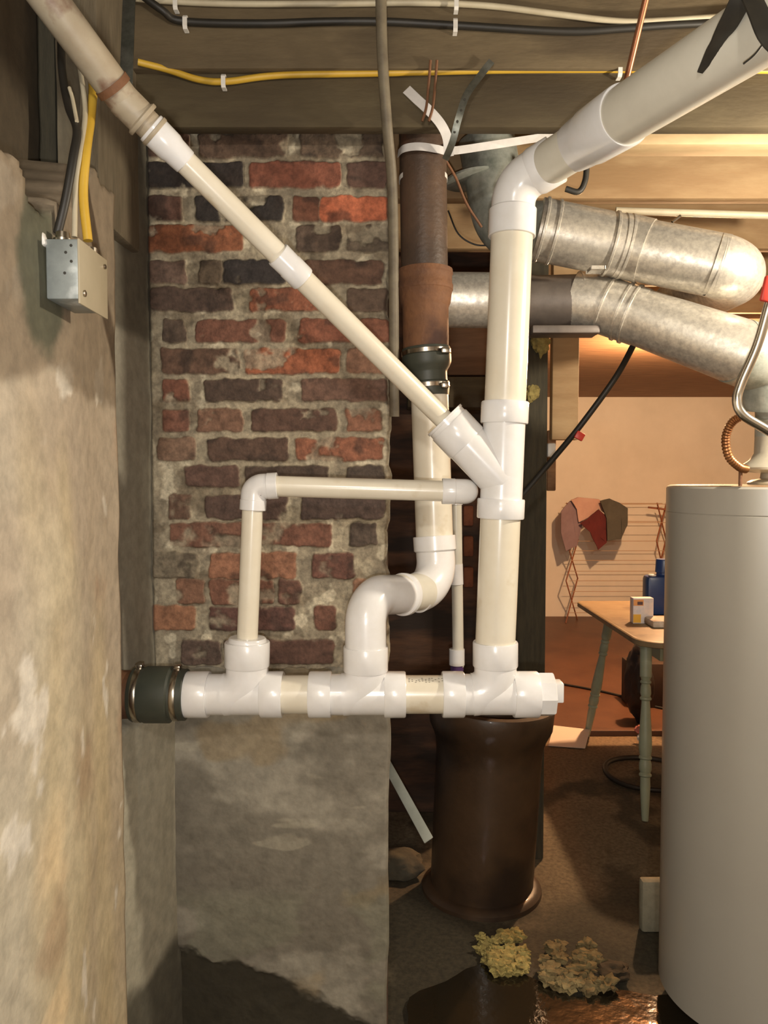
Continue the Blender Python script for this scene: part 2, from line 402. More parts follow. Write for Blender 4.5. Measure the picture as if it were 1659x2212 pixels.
# parged base
xa, xb = P(352, 1700, 1.925).x, P(842, 1700, 1.925).x
nu, nv = 240, 440
zt = P(600, 1452, 1.925).z
X = np.linspace(xa-.03, xb, nu)[:, None]+np.zeros((1, nv)); T = np.linspace(0, 1, nv)[None, :]+np.zeros((nu, 1))
ztop = zt + .022*(fbm(X*14, X*0, 0, 4, 31)-.5)*2
Z = T*ztop
c = mixc(L3((164, 157, 141)), L3((148, 141, 126)), sstep(fbm(X*5, Z*5, 0, 5, 51), .35, .65))
c = mixc(c, L3((112, 105, 92)), sstep(fbm(X*3.0, Z*5.5, 7, 5, 52), .50, .62)*.75)
c = mixc(c, L3((150, 128, 90)), sstep(fbm(X*5, Z*6, 12, 4, 53), .64, .75)*.5)
c = mixc(c, L3((186, 178, 156)), sstep(fbm(X*4, Z*16, 15, 4, 54), .70, .76)*.35)
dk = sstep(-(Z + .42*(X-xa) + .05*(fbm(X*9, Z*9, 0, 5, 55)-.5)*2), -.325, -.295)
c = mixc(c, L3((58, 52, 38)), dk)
gr = np.clip(sstep(Z, .46, .40)*sstep(fbm(X*7, Z*9, 1, 4, 56), .48, .6), 0, 1)*(1-dk)
c = mixc(c, L3((136, 134, 114)), gr*.5)
hg = (fbm(X*5, Z*5, 0, 5, 57)-.5)*.016+(fbm(X*25, Z*25, 0, 4, 58)-.5)*.004 - .02*sstep(T, .985, 1) - .010*sstep(X, xb-.008, xb) - .015*dk
Y = 1.925-hg + .03*sstep(-X, -xa-.0, -xa+.028)
xe = (fbm(X*0+1, Z*6, 0, 4, 59)-.5)*.012*sstep(X, xb-.06, xb)-.006*(1-T)*sstep(X, xb-.2, xb)
pos = np.stack([X+xe, Y, Z], -1)
# close top towards the bricks
tp = pos[:, -1:, :].copy(); tp[..., 1] = 1.96; pos = np.concatenate([pos, tp], 1); c = np.concatenate([c, c[:, -1:]], 1)
rt = pos[-1:, :, :].copy(); rt[..., 1] = 2.0; pos = np.concatenate([pos, rt], 0); c = np.concatenate([c, c[-1:]], 0)
grid_mesh('parging', pos, c, m_attrs, pier, ang=60, label='grey cement parging on the lower half')

# ------------------------------------------------------------------ beams and ceiling members
ZB = P(600, 275, 1.845).z      # bottom of the header
def member(name, lo, hi, m, label, cat, group=None, bev=.005):
    bm = bmesh.new(); box(bm, lo, hi, bev); return obj(name, bm, m, label=label, cat=cat, group=group)
m_ledge = M('lit_edge_pine', (222, 194, 150), (200, 172, 130), 5, .7, stretch=(1, 3, 4))  # paler tone paints the lit edge below the header
member('header_beam', (-.66, 1.845, ZB), (4.7, 1.885, P(600, 150, 1.845).z), m_wood, 'dark brown header beam resting on top of the brick pier', 'beam')
member('rim_board', (-.66, 1.82, P(600, 148, 1.82).z), (4.7, 1.885, ZC-.002), m_woodu, 'dusty upper board with the black and white cables stapled to it', 'board')
for i, (y, zb, lab) in enumerate([(2.42, 2.372, 'first pale joist behind the big white pipe, above the upper duct'),
                                  (2.95, 2.375, 'second pale joist, seen just over the upper duct'),
                                  (3.5, 2.38, 'third joist, deep behind the ducts'), (4.08, 2.38, 'last joist before the boarded far ceiling')]):
    member('floor_joist', (-.6, y, zb), (4.7, y+.05, ZC-.002), m_woodl, lab, 'joist', 'floor joists over the basement')
member('ledger_board', (.55, 2.08, P(1400, 312, 2.08).z), (3.5, 2.16, P(1400, 280, 2.08).z), m_ledge, 'narrow board tinted as a lit edge, running right just below the header beam', 'board')
# rear partition behind the drain stack
structbox('wall_partition', (-.6, 3.38, 0), (.52, 3.48, ZC-.01), M('dark_brown_partition', (104, 72, 50), (66, 46, 34), 3, .8, bump=.3, bscale=20, stretch=(1, 1, 5), c3=(48, 36, 28), s3=2, lo3=.45, hi3=.6))
member('wood_panel', (.20, 3.345, 1.95), (.62, 3.385, 2.36), M('orange_brown_panel', (134, 96, 62), (112, 78, 48), 4, .7, stretch=(1, 1, 8)), 'brown panel high behind the drain stack, left of the tall white pipe', 'panel')
member('crossbar_board', (.10, 3.24, 1.80), (.52, 3.385, 1.93), m_wood, 'rough dark horizontal board behind the black stack coupling', 'board')
for k, (py, n) in enumerate([(1112, 'topmost'), (1178, 'middle'), (1245, 'lowest')]):
    p = P(1012, py, 3.34)
    bm = bmesh.new(); box(bm, (p.x-.022, 3.34, p.z-.05), (p.x+.022, 3.385, p.z+.04), .008)
    obj('brick', bm, M('loose_red_brick', (150, 92, 62), (120, 70, 50), 20, .9, bump=.4), label=n+' of three narrow brick ends showing in the dark wall left of the tall pipe', cat='brick', group='brick ends in the dark partition')
member('support_post', (P(1085, 1200, 2.95).x, 2.95, 0), (P(1180, 1200, 2.95).x, 3.07, ZC-.3), m_post, 'grey-green weathered wooden post behind the tall white pipe', 'post')
a = P(1192, 950, 3.0); b = P(1252, 720, 3.0)
member('hanging_board', (a.x, 3.0, a.z), (b.x, 3.05, ZC-.3), m_woodl, 'short tan board hanging beside the grey-green post', 'board')
a = P(1178, 1060, 3.08)
member('board_strip', (a.x, 3.045, a.z), (a.x+.035, 3.075, P(1, 930, 3.06).z), m_ceil, 'narrow brown strip below the short hanging board', 'board')
bm = bmesh.new(); a = P(1188, 988, 2.99); box(bm, (a.x-.016, 2.96, a.z), (a.x+.018, 3.0, a.z+.055), .008)
obj('wire_connector_box', bm, m_plw, label='tiny white fitting at the lower end of the hanging board', cat='fitting')
def blob(name, center, r, sc, m, seed, parent=None, amp=.5, sub=4, fr=2.2, **kw):
    bm = bmesh.new(); bmesh.ops.create_icosphere(bm, subdivisions=sub, radius=1)
    vs = np.array([v.co[:] for v in bm.verts])
    n = fbm(vs[:, 0]*fr+9, vs[:, 1]*fr+5, vs[:, 2]*fr+seed, 4, seed)
    for v, k in zip(bm.verts, n):
        q = v.co*(1+amp*(k-.5)*2)
        v.co = Vector(center)+Vector((q.x*sc[0], q.y*sc[1], q.z*sc[2]))*r
    return obj(name, bm, m, parent, **kw)
blob('foam_tuft', P(1168, 738, 2.94), .05, (.7, .5, 1), m_foam, 3, label='yellow foam tuft high on the post below the lower duct', cat='foam')
blob('foam_tuft', P(1150, 850, 2.94), .03, (.9, .5, 1), m_foam, 5, label='small pale foam tuft further down the post', cat='foam')

# ------------------------------------------------------------------ PVC drain piping (one glued assembly)
Y0 = 1.70
drain = thing('drain_piping', 'white and cream plastic drain piping with three tees, a diagonal branch and a loop', 'drain pipes', P(780, 1545, Y0))
RB, RH, RP = .0455, .0515, .0425
zr = P(780, 1500, Y0).z
def PX(px): return P(px, 1500, Y0).x
def tee(pxc, hubs, pxl, pxr, ytop, lean=0):
    "run along x with hubs, sweep branch up"
    bm = bmesh.new()
    xl, xr = PX(pxl), PX(pxr); A = (xl, Y0, zr); B = (xr, Y0, zr); L = xr-xl
    prof = [(0, RP*.85)]
    hs = [((PX(h0)-xl), (PX(h1)-xl)) for h0, h1 in hubs]
    for (a, b) in hs: prof += hub(a, b, RH, RB)
    prof.append((L, RP*.85))
    rev(bm, A, B, prof, 48)
    xc = PX(pxc); T = P(pxc+lean, ytop, Y0); T.x += 0; zt = T.z
    top = Vector((T.x, Y0, zt)); hubh = .056
    u = (top-Vector((xc, Y0, zr))).normalized()
    rev(bm, top-u*hubh, top, [(0, RB*.9)]+hub(.0, hubh, RH-.001, RB)+[(hubh, RP)], 48)
    a = top-u*hubh; corner = Vector((xc, Y0, zr+.0)); 
    path = [a] + arc(a, corner, corner+Vector((-.2, 0, 0)), .052, 12)
    sweep(bm, path, RB+.0018, 48)
    return obj('tee_fitting', bm, m_fit, drain)
def pipe(A, B, r, m=m_pipe, parent=drain, name='pipe_section', seg=40, **kw):
    bm = bmesh.new(); rev(bm, A, B, [(0, r), ((Vector(B)-Vector(A)).length, r)], seg); return obj(name, bm, m, parent, **kw)
t1 = tee(534, [(400, 452), (565, 612)], 400, 612, 1386)
t2 = tee(790, [(668, 716), (830, 876)], 668, 876, 1396)
t3 = tee(1070, [(955, 1002), (1108, 1162)], 955, 1162, 1386)
pipe((PX(600), Y0, zr), (PX(680), Y0, zr), RP)
pm = pipe((PX(865), Y0, zr), (PX(965), Y0, zr), RP)
# print marks on the pipe
bm = bmesh.new()
for k in range(11):
    xx = PX(882+7*k); a0 = math.radians(62 + 3*math.sin(k*2.1)); da = .09+.05*random.random()
    for s in range(3):
        aa = a0 + da*(s-1)
        q = Vector((xx+random.uniform(-.001, .001), Y0-math.cos(aa)*(RP+.0003), zr+math.sin(aa)*(RP+.0003)))
        if random.random() < .75: beam(bm, q, q+Vector((.0035, 0, 0)), .0012, .0006, 0)
obj('printed_marking', bm, M('dark_ink', (70, 60, 52)), pm, label='faint dark lettering printed on the pipe')
# cleanout plug
plug = bmesh.new(); rev(plug, (PX(1160), Y0, zr), (PX(1200), Y0, zr), [(0, .040), (0, .0475), (.002, .049), (.034, .049), (.037, .0465), (.037, .02)], 8)
plug2 = obj('cleanout_plug', plug, m_fit, drain, ang=20)
bm = bmesh.new(); box(bm, (PX(1192), Y0-.021, zr-.022+.008), (PX(1214), Y0+.021, zr+.022+.008), .003); obj('wrench_lug', bm, m_fit, plug2)
# rubber coupling on the left with clamps and rusty stub
xl = PX(288); xr = PX(404)
bm = bmesh.new(); rev(bm, (xl, Y0, zr), (xr, Y0, zr), [(0, .05), (0, .058), (.004, .0605), (.026, .0605), (.030, .0630), (.085, .0630), (.089, .0575), (xr-xl-.002, .0575), (xr-xl, .055), (xr-xl, .04)], 48)
rc = obj('rubber_coupling', bm, m_rub, drain, label='black rubber coupling')
for xx, rr in ((xl+.009, .0613), (xl+.094, .0583)):
    bm = bmesh.new(); rev(bm, (xx, Y0, zr), (xx+.013, Y0, zr), [(0, rr-.003), (0, rr), (.001, rr+.0006), (.012, rr+.0006), (.013, rr), (.013, rr-.003)], 48)
    box(bm, (xx-.001, Y0-.010, zr+rr-.001), (xx+.014, Y0+.012, zr+rr+.008), .002)
    obj('hose_clamp', bm, m_steel, rc, label='steel hose clamp')
bm = bmesh.new(); rev(bm, (-.66, Y0, zr), (xl+.02, Y0, zr), [(0, .056), (.03, .060), (.05, .0545), (xl+.02+.66, .052)], 40)
obj('iron_pipe', bm, m_rust, label='rusty iron drain stub entering the left wall behind the rubber coupling', cat='pipe')
# loop: bushing, riser, elbow, crosspipe, end elbow
b0 = P(532, 1392, Y0); b1 = P(546, 1100, Y0)
bm = bmesh.new(); rev(bm, P(534, 1396, Y0), P(534.5, 1376, Y0), [(0, .03), (0, .046), (.010, .046), (.011, .043), (.017, .042), (.0195, .040), (.0195, .026)], 40); obj('reducer_bushing', bm, m_fit, drain)
rl = .0232
pipe(P(534, 1385, Y0), P(546, 1090, Y0), rl)
ec = P(549, 1052, Y0); r_e = .0285
bm = bmesh.new(); pa = P(546, 1102, Y0); pb = P(600, 1049, Y0)
u = (pa-ec).normalized(); v = (pb-ec).normalized()
pts = [pa]+arc(pa, ec, pb, .020, 10)+[pb]
sweep(bm, pts, r_e, 36)
rev(bm, pa, ec, [(0, .024), (0, .0287), (.001, .0295), (.022, .0295), (.023, .0285)], 36)
rev(bm, pb, ec, [(0, .024), (0, .0287), (.001, .0295), (.022, .0295), (.023, .0285)], 36)
obj('elbow_fitting', bm, m_fit, drain)
pc = P(958, 1061, Y0)
pipe(P(590, 1050, Y0), P(965, 1061, Y0), rl)
bm = bmesh.new(); pe = P(1008, 1062, Y0); pts = [P(955, 1061, Y0)]+arc(P(955, 1061, Y0), pe, pe+Vector((0, .08, 0)), .020, 10)+[pe+Vector((0, .055, 0))]
sweep(bm, pts, .0280, 36); rev(bm, P(955, 1061, Y0), pe, [(0, .024), (0, .0284), (.001, .029), (.028, .029), (.029, .028)], 36)
obj('elbow_fitting', bm, m_fit, drain)
# riser (leans slightly)
def PV(py): return P(1069+(1410-py)*37/910, py, Y0)
pipe(PV(1392), PV(1105), .0445)
pipe(PV(885), PV(500), .0455)
# wye
bm = bmesh.new(); A = PV(1120); B = PV(868); L = (B-A).length
prof = [(0, .042)]+hub(0, .044, RH+.001, .0465)+hub(L-.048, L, RH+.001, .0465)+[(L, .042)]
rev(bm, A, B, prof, 48)
q0 = P(1086, 1040, Y0); q1 = P(967, 914, Y0); u = (q1-q0).normalized(); Lb = (q1-q0).length
rev(bm, q0, q1, [(0, .0475), (Lb-.062, .0475)]+hub(Lb-.062, Lb-.004, .0500, .0475)[0:], 48)
obj('wye_fitting', bm, m_fit, drain)
bm = bmesh.new(); rev(bm, q1-u*.012, q1+u*.012, [(0, .0475), (.0175, .0475), (.018, .0495), (.0235, .0495), (.024, .048), (.024, .026)], 48); obj('reducer_bushing', bm, m_fit, drain)
# diagonal branch
D0 = q1-u*.01
D1 = P(342, 292, 1.33); ud = (D1-D0).normalized()
def DP(px):
    # point on the 3D line with image x = px
    s0, s1 = 0.0, 3.0
    for _ in range(50):
        s = (s0+s1)/2; p = D0+ud*s
        x = W/2+F*p.x/(p.y*math.cos(PITCH)-(p.z-EYE)*math.sin(PITCH))
        if x > px: s0 = s
        else: s1 = s
    return D0+ud*s
U0 = DP(268); U1 = P(62, -60, 1.17); uu_ = (U1-U0).normalized()
def along(pxa, pxb, prof, name, m, **kw):
    A, B = DP(pxa), DP(pxb); L = (B-A).length
    bm = bmesh.new(); rev(bm, A, B, [(t*L, r) for t, r in prof], 40); return obj(name, bm, m, drain, **kw)
along(975, 640, [(0, .0220), (1, .0215)], 'pipe_section', m_pipe)
along(655, 600, [(0, .0215), (0, .0245), (.04, .0255), (.52, .0255), (.56, .0245), (.97, .0252), (1, .0245), (1, .02)], 'coupling', m_fit)
along(610, 385, [(0, .0212), (1, .0208)], 'pipe_section', m_pipe)
along(402, 325, [(0, .0208), (.02, .0225), (.35, .0240), (.45, .0262), (.98, .0270), (1, .026), (1, .02)], 'coupling', m_fit)
along(338, 292, [(0, .022), (0, .0275), (.05, .0285), (.15, .0285), (.2, .0240), (1, .0240)], 'reducer_fitting', m_olds)
along(312, 262, [(0, .023), (0, .0310), (.05, .0320), (.14, .0320), (.2, .0275), (1, .0275)], 'reducer_fitting', m_olds)
bm = bmesh.new(); Lu = (U1-U0).length; rev(bm, U0-uu_*.01, U1, [(0, .0270), (.03, .0270), (.04, .0285), (Lu, .0285)], 40)
obj('pipe_section', bm, m_olds, drain, label='dusty stained upper end of the diagonal pipe')
# top elbow and reducer to the big sloping pipe
E0 = PV(512); E1 = PV(452); corner = P(1112, 398, Y0-.005); G0 = P(1205, 342, 1.645)
bm = bmesh.new()
gd = (G0-corner).normalized()
e2 = corner+gd*.055
ends = e2 + gd*.045
pts = [E1]+arc(E1, corner, ends, .062, 12)+[e2]
sweep(bm, pts, .0475, 48)
rev(bm, E0, E1, [(0, .044), (0, .0505), (.001, .0515), (.058, .0515), (.062, .0475)], 48)
rev(bm, e2-gd*.012, ends, [(0, .0475), (.01, .0505), (.055, .0505), (.0565, .0495), (.0565, .043)], 48)
obj('elbow_fitting', bm, m_fit, drain)
G1 = P(1270, 300, 1.535)
pipe(ends-gd*.03, G1, .0445, m_pipeg)
G2 = P(1242, 318, 1.58); G3 = P(1352, 247, 1.42)
bm = bmesh.new(); L = (G3-G2).length; rev(bm, G2, G3, [(0, .044), (0, .0480), (.02*1, .0500), (.05, .0515), (.065, .0545), (L-.004, .0565), (L, .0555), (L, .04)], 48); obj('reducer_coupling', bm, m_fit, drain)
pipe(P(1335, 258, 1.44), P(1760, -12, 1.03), .0515, m_pipeg, label='large sloping pipe rising to the upper right')
# rear stack drop with offset bends
YR = 1.95
R0 = P(928, 852, YR); R1 = P(939, 1175, YR)
pipe(R0, R1, .0475)
bm = bmesh.new()
Q0 = P(938, 1158, YR); Qc = P(945, 1262, YR-.01); Q1 = P(872, 1292, YR-.10)
c2 = P(795, 1292, Y0+.0); Q2 = P(790, 1400, Y0)
# upper elbow
pts = [Q0+Vector((0, 0, 0))]; pts = [Q0]+arc(Q0, Qc, Q1, .075, 12)+[P(897, 1282, YR-.072)]
sweep(bm, pts, .0495, 48)
rev(bm, Q0, Qc, [(0, .044), (0, .0535), (.001, .0545), (.036, .0545), (.041, .049)], 48)
obj('elbow_fitting', bm, m_fit, drain)
m1 = P(912, 1278, YR-.06); m2 = P(850, 1284, YR-.15)
pipe(m1, m2, .0460, m_pipeg)
bm = bmesh.new(); cc_ = P(790, 1286, Y0+.01); st = P(872, 1284, YR-.12)
pts = [st]+arc(st, cc_, Q2, .062, 14)+[Q2]
sweep(bm, pts, .0465, 48)
dd = (cc_-st).normalized(); rev(bm, st-dd*.006, st+dd*.02, [(0, .045), (0, .0505), (.001, .0515), (.012, .0515), (.017, .0465)], 48)
obj('elbow_fitting', bm, m_fit, drain)
# black reducing coupling at the iron stack
bm = bmesh.new(); K0 = P(920, 752, YR); K1 = P(927, 856, YR); L = (K1-K0).length
rev(bm, K0, K1, [(0, .05), (0, .060), (.003, .061), (.018, .061), (.020, .0645-.002), (.038, .062), (.048, .058), (.060, .050), (.064, .049), (.085, .049), (.088, .0535), (.10, .053), (L, .050), (L, .04)], 48)
kc = obj('rubber_coupling', bm, m_rub, drain, label='black rubber reducing coupling')
for tt, rr in ((.006, .0615), (.090, .053)):
    bm = bmesh.new(); uu = (K1-K0).normalized(); rev(bm, K0+uu*tt, K0+uu*(tt+.012), [(0, rr-.003), (0, rr), (.001, rr+.0012), (.011, rr+.0012), (.012, rr), (.012, rr-.003)], 48)
    q = K0+uu*tt; box(bm, (q.x+rr*.55, q.y-rr*.95-.006, q.z-.016), (q.x+rr*.9, q.y-rr*.6, q.z-.002), .003)
    obj('hose_clamp', bm, m_steel, kc, label='steel hose clamp')
# ------------------------------------------------------------------ iron stack
stack = thing('iron_stack', 'brown cast iron soil stack with a rusty bell hub right of the bricks', 'pipe', P(920, 760, YR+.02))
S0 = P(920, 762, YR); S1 = P(912, 205, YR+.01); us = (S1-S0).normalized()
bm = bmesh.new(); rev(bm, P(917, 600, YR), S1, [(0, .0590), ((S1-P(917, 600, YR)).length, .0590)], 48); obj('upper_pipe', bm, m_iron, stack)
bm = bmesh.new(); A = P(920, 765, YR); B = P(918, 582, YR); L = (B-A).length
rev(bm, A, B, [(0, .0575), (.115, .0585), (.120, .0605), (.128, .0640), (.155, .0675), (.158, .0700), (.170, .0705), (.174, .0680), (L-.018, .0680), (L-.014, .0705), (L-.003, .0695), (L, .060), (L, .04)], 48)
obj('bell_hub', bm, m_rust, stack, label='rusty orange bell hub')
bm = bmesh.new(); q = P(914, 388, YR+.01)
rev(bm, q-us*.006, q+us*.006, [(0, .0588), (0, .0612), (.012, .0612), (.012, .0588)], 48); obj('paint_band', bm, m_plw, stack, label='dirty white tape band')

# ------------------------------------------------------------------ straps
def ribbon(name, pts, wd, m, label, cat, th=.0012, wdir='cam', parent=None):
    bm = bmesh.new(); sweep(bm, spline(pts, 6), 1, flat=(wd, th), wdir=wdir)
    return obj(name, bm, m, parent, label=label, cat=cat)
m_strap = M('white_plastic_strap', (222, 218, 214), (208, 204, 200), 30, .4)
q = YR-.04
ribbon('pipe_strap', [P(860, 332, 1.94), P(870, 322, 1.90), P(890, 317, 1.885), P(915, 317, 1.878), P(945, 322, 1.882), P(975, 326, 1.90), P(1060, 314, 1.93), P(1130, 303, 1.98), P(1215, 290, 2.04)], .019, m_strap,
       'white plastic strap wrapped round the iron stack and running right', 'strap', wdir=(.1, 0, 1))
ribbon('pipe_strap', [P(878, 193, 1.835), P(900, 214, 1.83), P(928, 240, 1.83), P(952, 268, 1.835), P(966, 298, 1.85), P(970, 338, 1.87)], .023, m_strap,
       'loose white strap tail rising left above the stack', 'strap')
bm = bmesh.new(); sweep(bm, spline([P(1062, 132, 1.81), P(1040, 160, 1.81), P(1008, 205, 1.80), P(990, 258, 1.80), P(978, 305, 1.82), P(962, 345, 1.85)], 8), 1, flat=(.016, .0015), wdir='cam')
hs = obj('hanger_strap', bm, m_gstrap, label='twisted grey perforated metal strap hanging above the stack', cat='strap')
bm = bmesh.new()
for (px, py, yy) in ((1004, 215, 1.799), (996, 238, 1.799), (988, 262, 1.799), (982, 285, 1.81)):
    bm = bmesh.new(); q = P(px, py, yy-.002); rev(bm, q, q+Vector((0, .001, 0)), [(0, .003), (.001, .003)], 12)
    obj('hole', bm, m_blackm, hs, label='dark punched hole')
for dx, lab in ((0, 'left'), (14, 'right')):
    bm = bmesh.new(); sweep(bm, spline([P(930+dx, 130, 1.812), P(926+dx, 180, 1.822), P(921+dx, 230, 1.822), P(912+dx, 262, 1.825)], 6), .0032, 10)
    obj('rusty_rod', bm, m_rust, label=f'{lab} of two thin rusty rods crossing the yellow cable above the stack', cat='rod', group='rusty rods above the stack')
bm = bmesh.new(); sweep(bm, spline([P(962, 345, 1.95), P(985, 385, 2.0), P(1008, 440, 2.05), P(1040, 490, 2.1)], 6), .0035, 10)
obj('wire', bm, m_rust, label='thin brown wire falling right from the strap knot beside the stack', cat='wire')
bm = bmesh.new(); sweep(bm, spline([P(968, 455, 2.3), P(990, 505, 2.3), P(1025, 528, 2.3), P(1062, 530, 2.3)], 6), .0025, 8)
obj('wire', bm, m_cable_k, label='thin dark sagging wire between the stack and the tall pipe', cat='wire')
# hanger at upper left
hang = thing('pipe_hanger', 'grey metal hanger holding up the stained end of the diagonal pipe', 'hanger', P(255, 190, 1.50))
bm = bmesh.new(); beam(bm, P(272, 190, 1.30), P(280, -30, 1.36), .022, .002, .0005, up=(0, 1, 0)); obj('strap', bm, m_gstrap, hang)
hp = U0+uu_*.028; bm = bmesh.new(); rev(bm, hp-uu_*.008, hp+uu_*.008, [(0, .027), (0, .0302), (.012, .0302), (.012, .027)], 40); obj('ring', bm, m_rust, hang, label='rusty ring')
# black hangers top right
m_hook = m_blackm
G = lambda px: None
bm = bmesh.new(); sweep(bm, spline([P(1512, 156, 1.175), P(1540, 110, 1.135), P(1572, 55, 1.085), P(1600, 0, 1.05), P(1625, -60, 1.03)], 6), [min(1, .3+.07*k) for k in range(25)], flat=(.028, .003), wdir='cam')
obj('pipe_hook', bm, m_hook, label='broad black metal hook tapering across the big sloping pipe', cat='hook')
bm = bmesh.new(); sweep(bm, spline([P(1612, -30, 1.06), P(1635, 20, 1.03), P(1658, 72, 1.01), P(1690, 110, 1.02)], 6), 1, flat=(.028, .003), wdir='cam')
obj('pipe_hook', bm, m_hook, label='second black hook at the right edge near the top corner', cat='hook')
bm = bmesh.new(); sweep(bm, spline([P(1606, 138, 1.085), P(1630, 118, 1.07), P(1652, 90, 1.055), P(1675, 60, 1.05)], 6), .0013, 8)
obj('wire', bm, m_hook, label='short thin black wire lying on the big sloping pipe', cat='wire')
bm = bmesh.new(); sweep(bm, [P(1352, 178, 1.70), P(1402, -30, 1.60)], .0065, 16)
obj('copper_tube', bm, m_copper, label='straight thin copper tube coming down to the big sloping pipe', cat='tube')
# conduit in front of the beams at the pier's right edge
bm = bmesh.new(); sweep(bm, spline([P(822, -40, 1.77), P(826, 120, 1.78), P(836, 270, 1.81), P(848, 420, 1.88), P(851, 700, 1.91), P(852, 900, 1.93)], 8), .0125, 20)
obj('steel_conduit', bm, M('dull_grey_conduit', (124, 114, 94), (98, 88, 72), 16, .6), label='dull grey conduit running from the ceiling down the right edge of the bricks', cat='conduit')

# ------------------------------------------------------------------ cables
def cable(pts, r, m, label, n=8, group=None):
    bm = bmesh.new(); sweep(bm, spline(pts, n), r, 14); return obj('cable', bm, m, label=label, cat='cable', group=group)
cable([P(298, 134, 1.81), P(360, 150, 1.828), P(430, 172, 1.835), P(490, 176, 1.836), P(600, 163, 1.836), P(820, 158, 1.836), P(1060, 152, 1.836), P(1250, 150, 1.836), P(1345, 150, 1.836), P(1480, 151, 1.836), P(1800, 152, 1.836)], .0075, m_cable_y, 'yellow cable running along the header beam')
cable([P(200, -12, 1.79), P(360, 2, 1.811), P(500, 8, 1.812), P(720, 8, 1.812), P(900, 6, 1.812), P(1050, 12, 1.812), P(1200, 30, 1.811), P(1340, 46, 1.810), P(1440, 44, 1.810), P(1560, 36, 1.810), P(1800, 20, 1.810)], .0068, m_cable_w, 'dusty white cable sagging along the top of the upper board')
cable([P(300, -15, 1.78), P(350, 22, 1.79), P(395, 46, 1.812), P(560, 51, 1.812), P(700, 47, 1.812), P(830, 47, 1.812), P(1000, 56, 1.812), P(1220, 68, 1.812), P(1340, 62, 1.812), P(1480, 52, 1.812), P(1800, 40, 1.812)], .0085, m_cable_k, 'black cable running under the dusty white one')
cable([P(730, 136, 1.828), P(900, 140, 1.838), P(1040, 142, 1.828), P(1160, 140, 1.828)], .0045, m_cable_w, 'short pale cable just above the yellow one')
for (px, py, y, lab) in [(399, 46, 1.798, 'white staple on the black cable near the upper left'), (378, 4, 1.798, 'white staple on the white cable above the upper left one'),
                         (984, 52, 1.798, 'white staple on the black cable right of the middle'), (986, 5, 1.798, 'white staple at the top edge right of the middle'),
                         (482, 173, 1.822, 'white staple on the yellow cable over the bricks'), (1340, 150, 1.822, 'white staple on the yellow cable by the copper tube')]:
    p = P(px, py, y); bm = bmesh.new()
    pts = [p+Vector((0, .02, .014)), p+Vector((0, .004, .014)), p+Vector((0, 0, .009)), p+Vector((0, 0, -.009)), p+Vector((0, .004, -.014)), p+Vector((0, .02, -.014))]
    sweep(bm, pts, 1, flat=(.010, .003), up=(0, -1, 0) if False else (0, 0, 1))
    obj('cable_staple', bm, m_plw, label=lab, cat='staple', group='white cable staples')
# left wall cables
cable([P(132, 40, 1.34), P(134, 150, 1.30), P(148, 230, 1.26), P(166, 280, 1.22), P(158, 340, 1.19), P(142, 430, 1.18), P(124, 505, 1.18)], .0065, m_cable_k, 'black cable dropping into the metal junction box')
cable([P(185, 120, 1.36), P(200, 175, 1.34), P(198, 240, 1.30), P(186, 330, 1.23), P(180, 420, 1.215), P(190, 520, 1.21)], .0072, m_cable_y, 'yellow cable dropping down the left wall to the junction box')
cable([P(170, 130, 1.33), P(184, 240, 1.28), P(172, 330, 1.215), P(163, 400, 1.205), P(161, 512, 1.20)], .0042, m_cable_w, 'pale thin cable between the black and yellow ones above the box')
cable([P(150, 190, 1.26), P(157, 215, 1.25), P(166, 262, 1.22)], .003, m_cable_w, 'short pale wire end beside the black cable')
# junction box
jz0, jz1 = P(150, 646, 1.14).z, P(150, 515, 1.14).z
xj = P(172, 585, 1.14).x
jb = thing('junction_box', 'galvanized electrical junction box with a cream cover on the left wall', 'junction box', (xj-.02, 1.19, jz0))
bm = bmesh.new(); box(bm, (xj-.05, 1.14, jz0), (xj, 1.24, jz1), .003)
obj('box_body', bm, M('blue_grey_zinc', (158, 164, 162), (138, 144, 142), 24, .4, metal=.35, c3=(190, 194, 192), s3=18), jb)
bm = bmesh.new(); box(bm, (xj, 1.132, jz0-.008), (xj+.003, 1.246, jz1-.002), .0012)
cv = obj('cover_plate', bm, M('cream_cover', (176, 164, 138), (168, 156, 130), 10, .5), jb)
bm = bmesh.new(); rev(bm, (xj+.002, 1.148, jz0+.010), (xj+.006, 1.148, jz0+.010), [(0, .005), (.003, .005), (.004, .003)], 16); obj('screw', bm, m_steel, cv)
bm = bmesh.new(); rev(bm, (xj+.002, 1.232, jz1-.016), (xj+.006, 1.232, jz1-.016), [(0, .004), (.003, .004), (.004, .003)], 16); obj('screw', bm, m_steel, cv)
for (dx, dz) in ((-.012, .078), (-.020, .068), (-.012, .055), (-.022, .038)):
    q = (xj+dx, 1.1395, jz0+dz); bm = bmesh.new(); rev(bm, q, (q[0], 1.1405, q[2]), [(0, .0022), (.001, .0022)], 12)
    obj('knockout_hole', bm, m_blackm, jb)
bm = bmesh.new(); rev(bm, (xj-.034, 1.165, jz1-.004), (xj-.034, 1.165, jz1+.016), [(0, .014), (.01, .014), (.010, .011), (.02, .010)], 20); obj('cable_clamp', bm, m_steel, jb)
bm = bmesh.new(); rev(bm, (xj-.012, 1.21, jz1-.004), (xj-.012, 1.21, jz1+.010), [(0, .013), (.01, .013)], 20)
obj('cable_clamp', bm, m_steel, jb)
bm = bmesh.new(); box(bm, (xj-.064, 1.135, jz1-.012), (xj-.050, 1.15, jz1+.022), .003, rot=Matrix.Rotation(-.35, 3, 'Y'), org=(xj-.057, 1.14, jz1)); obj('mounting_lug', bm, m_plw, jb, label='pale tab at the upper left corner')

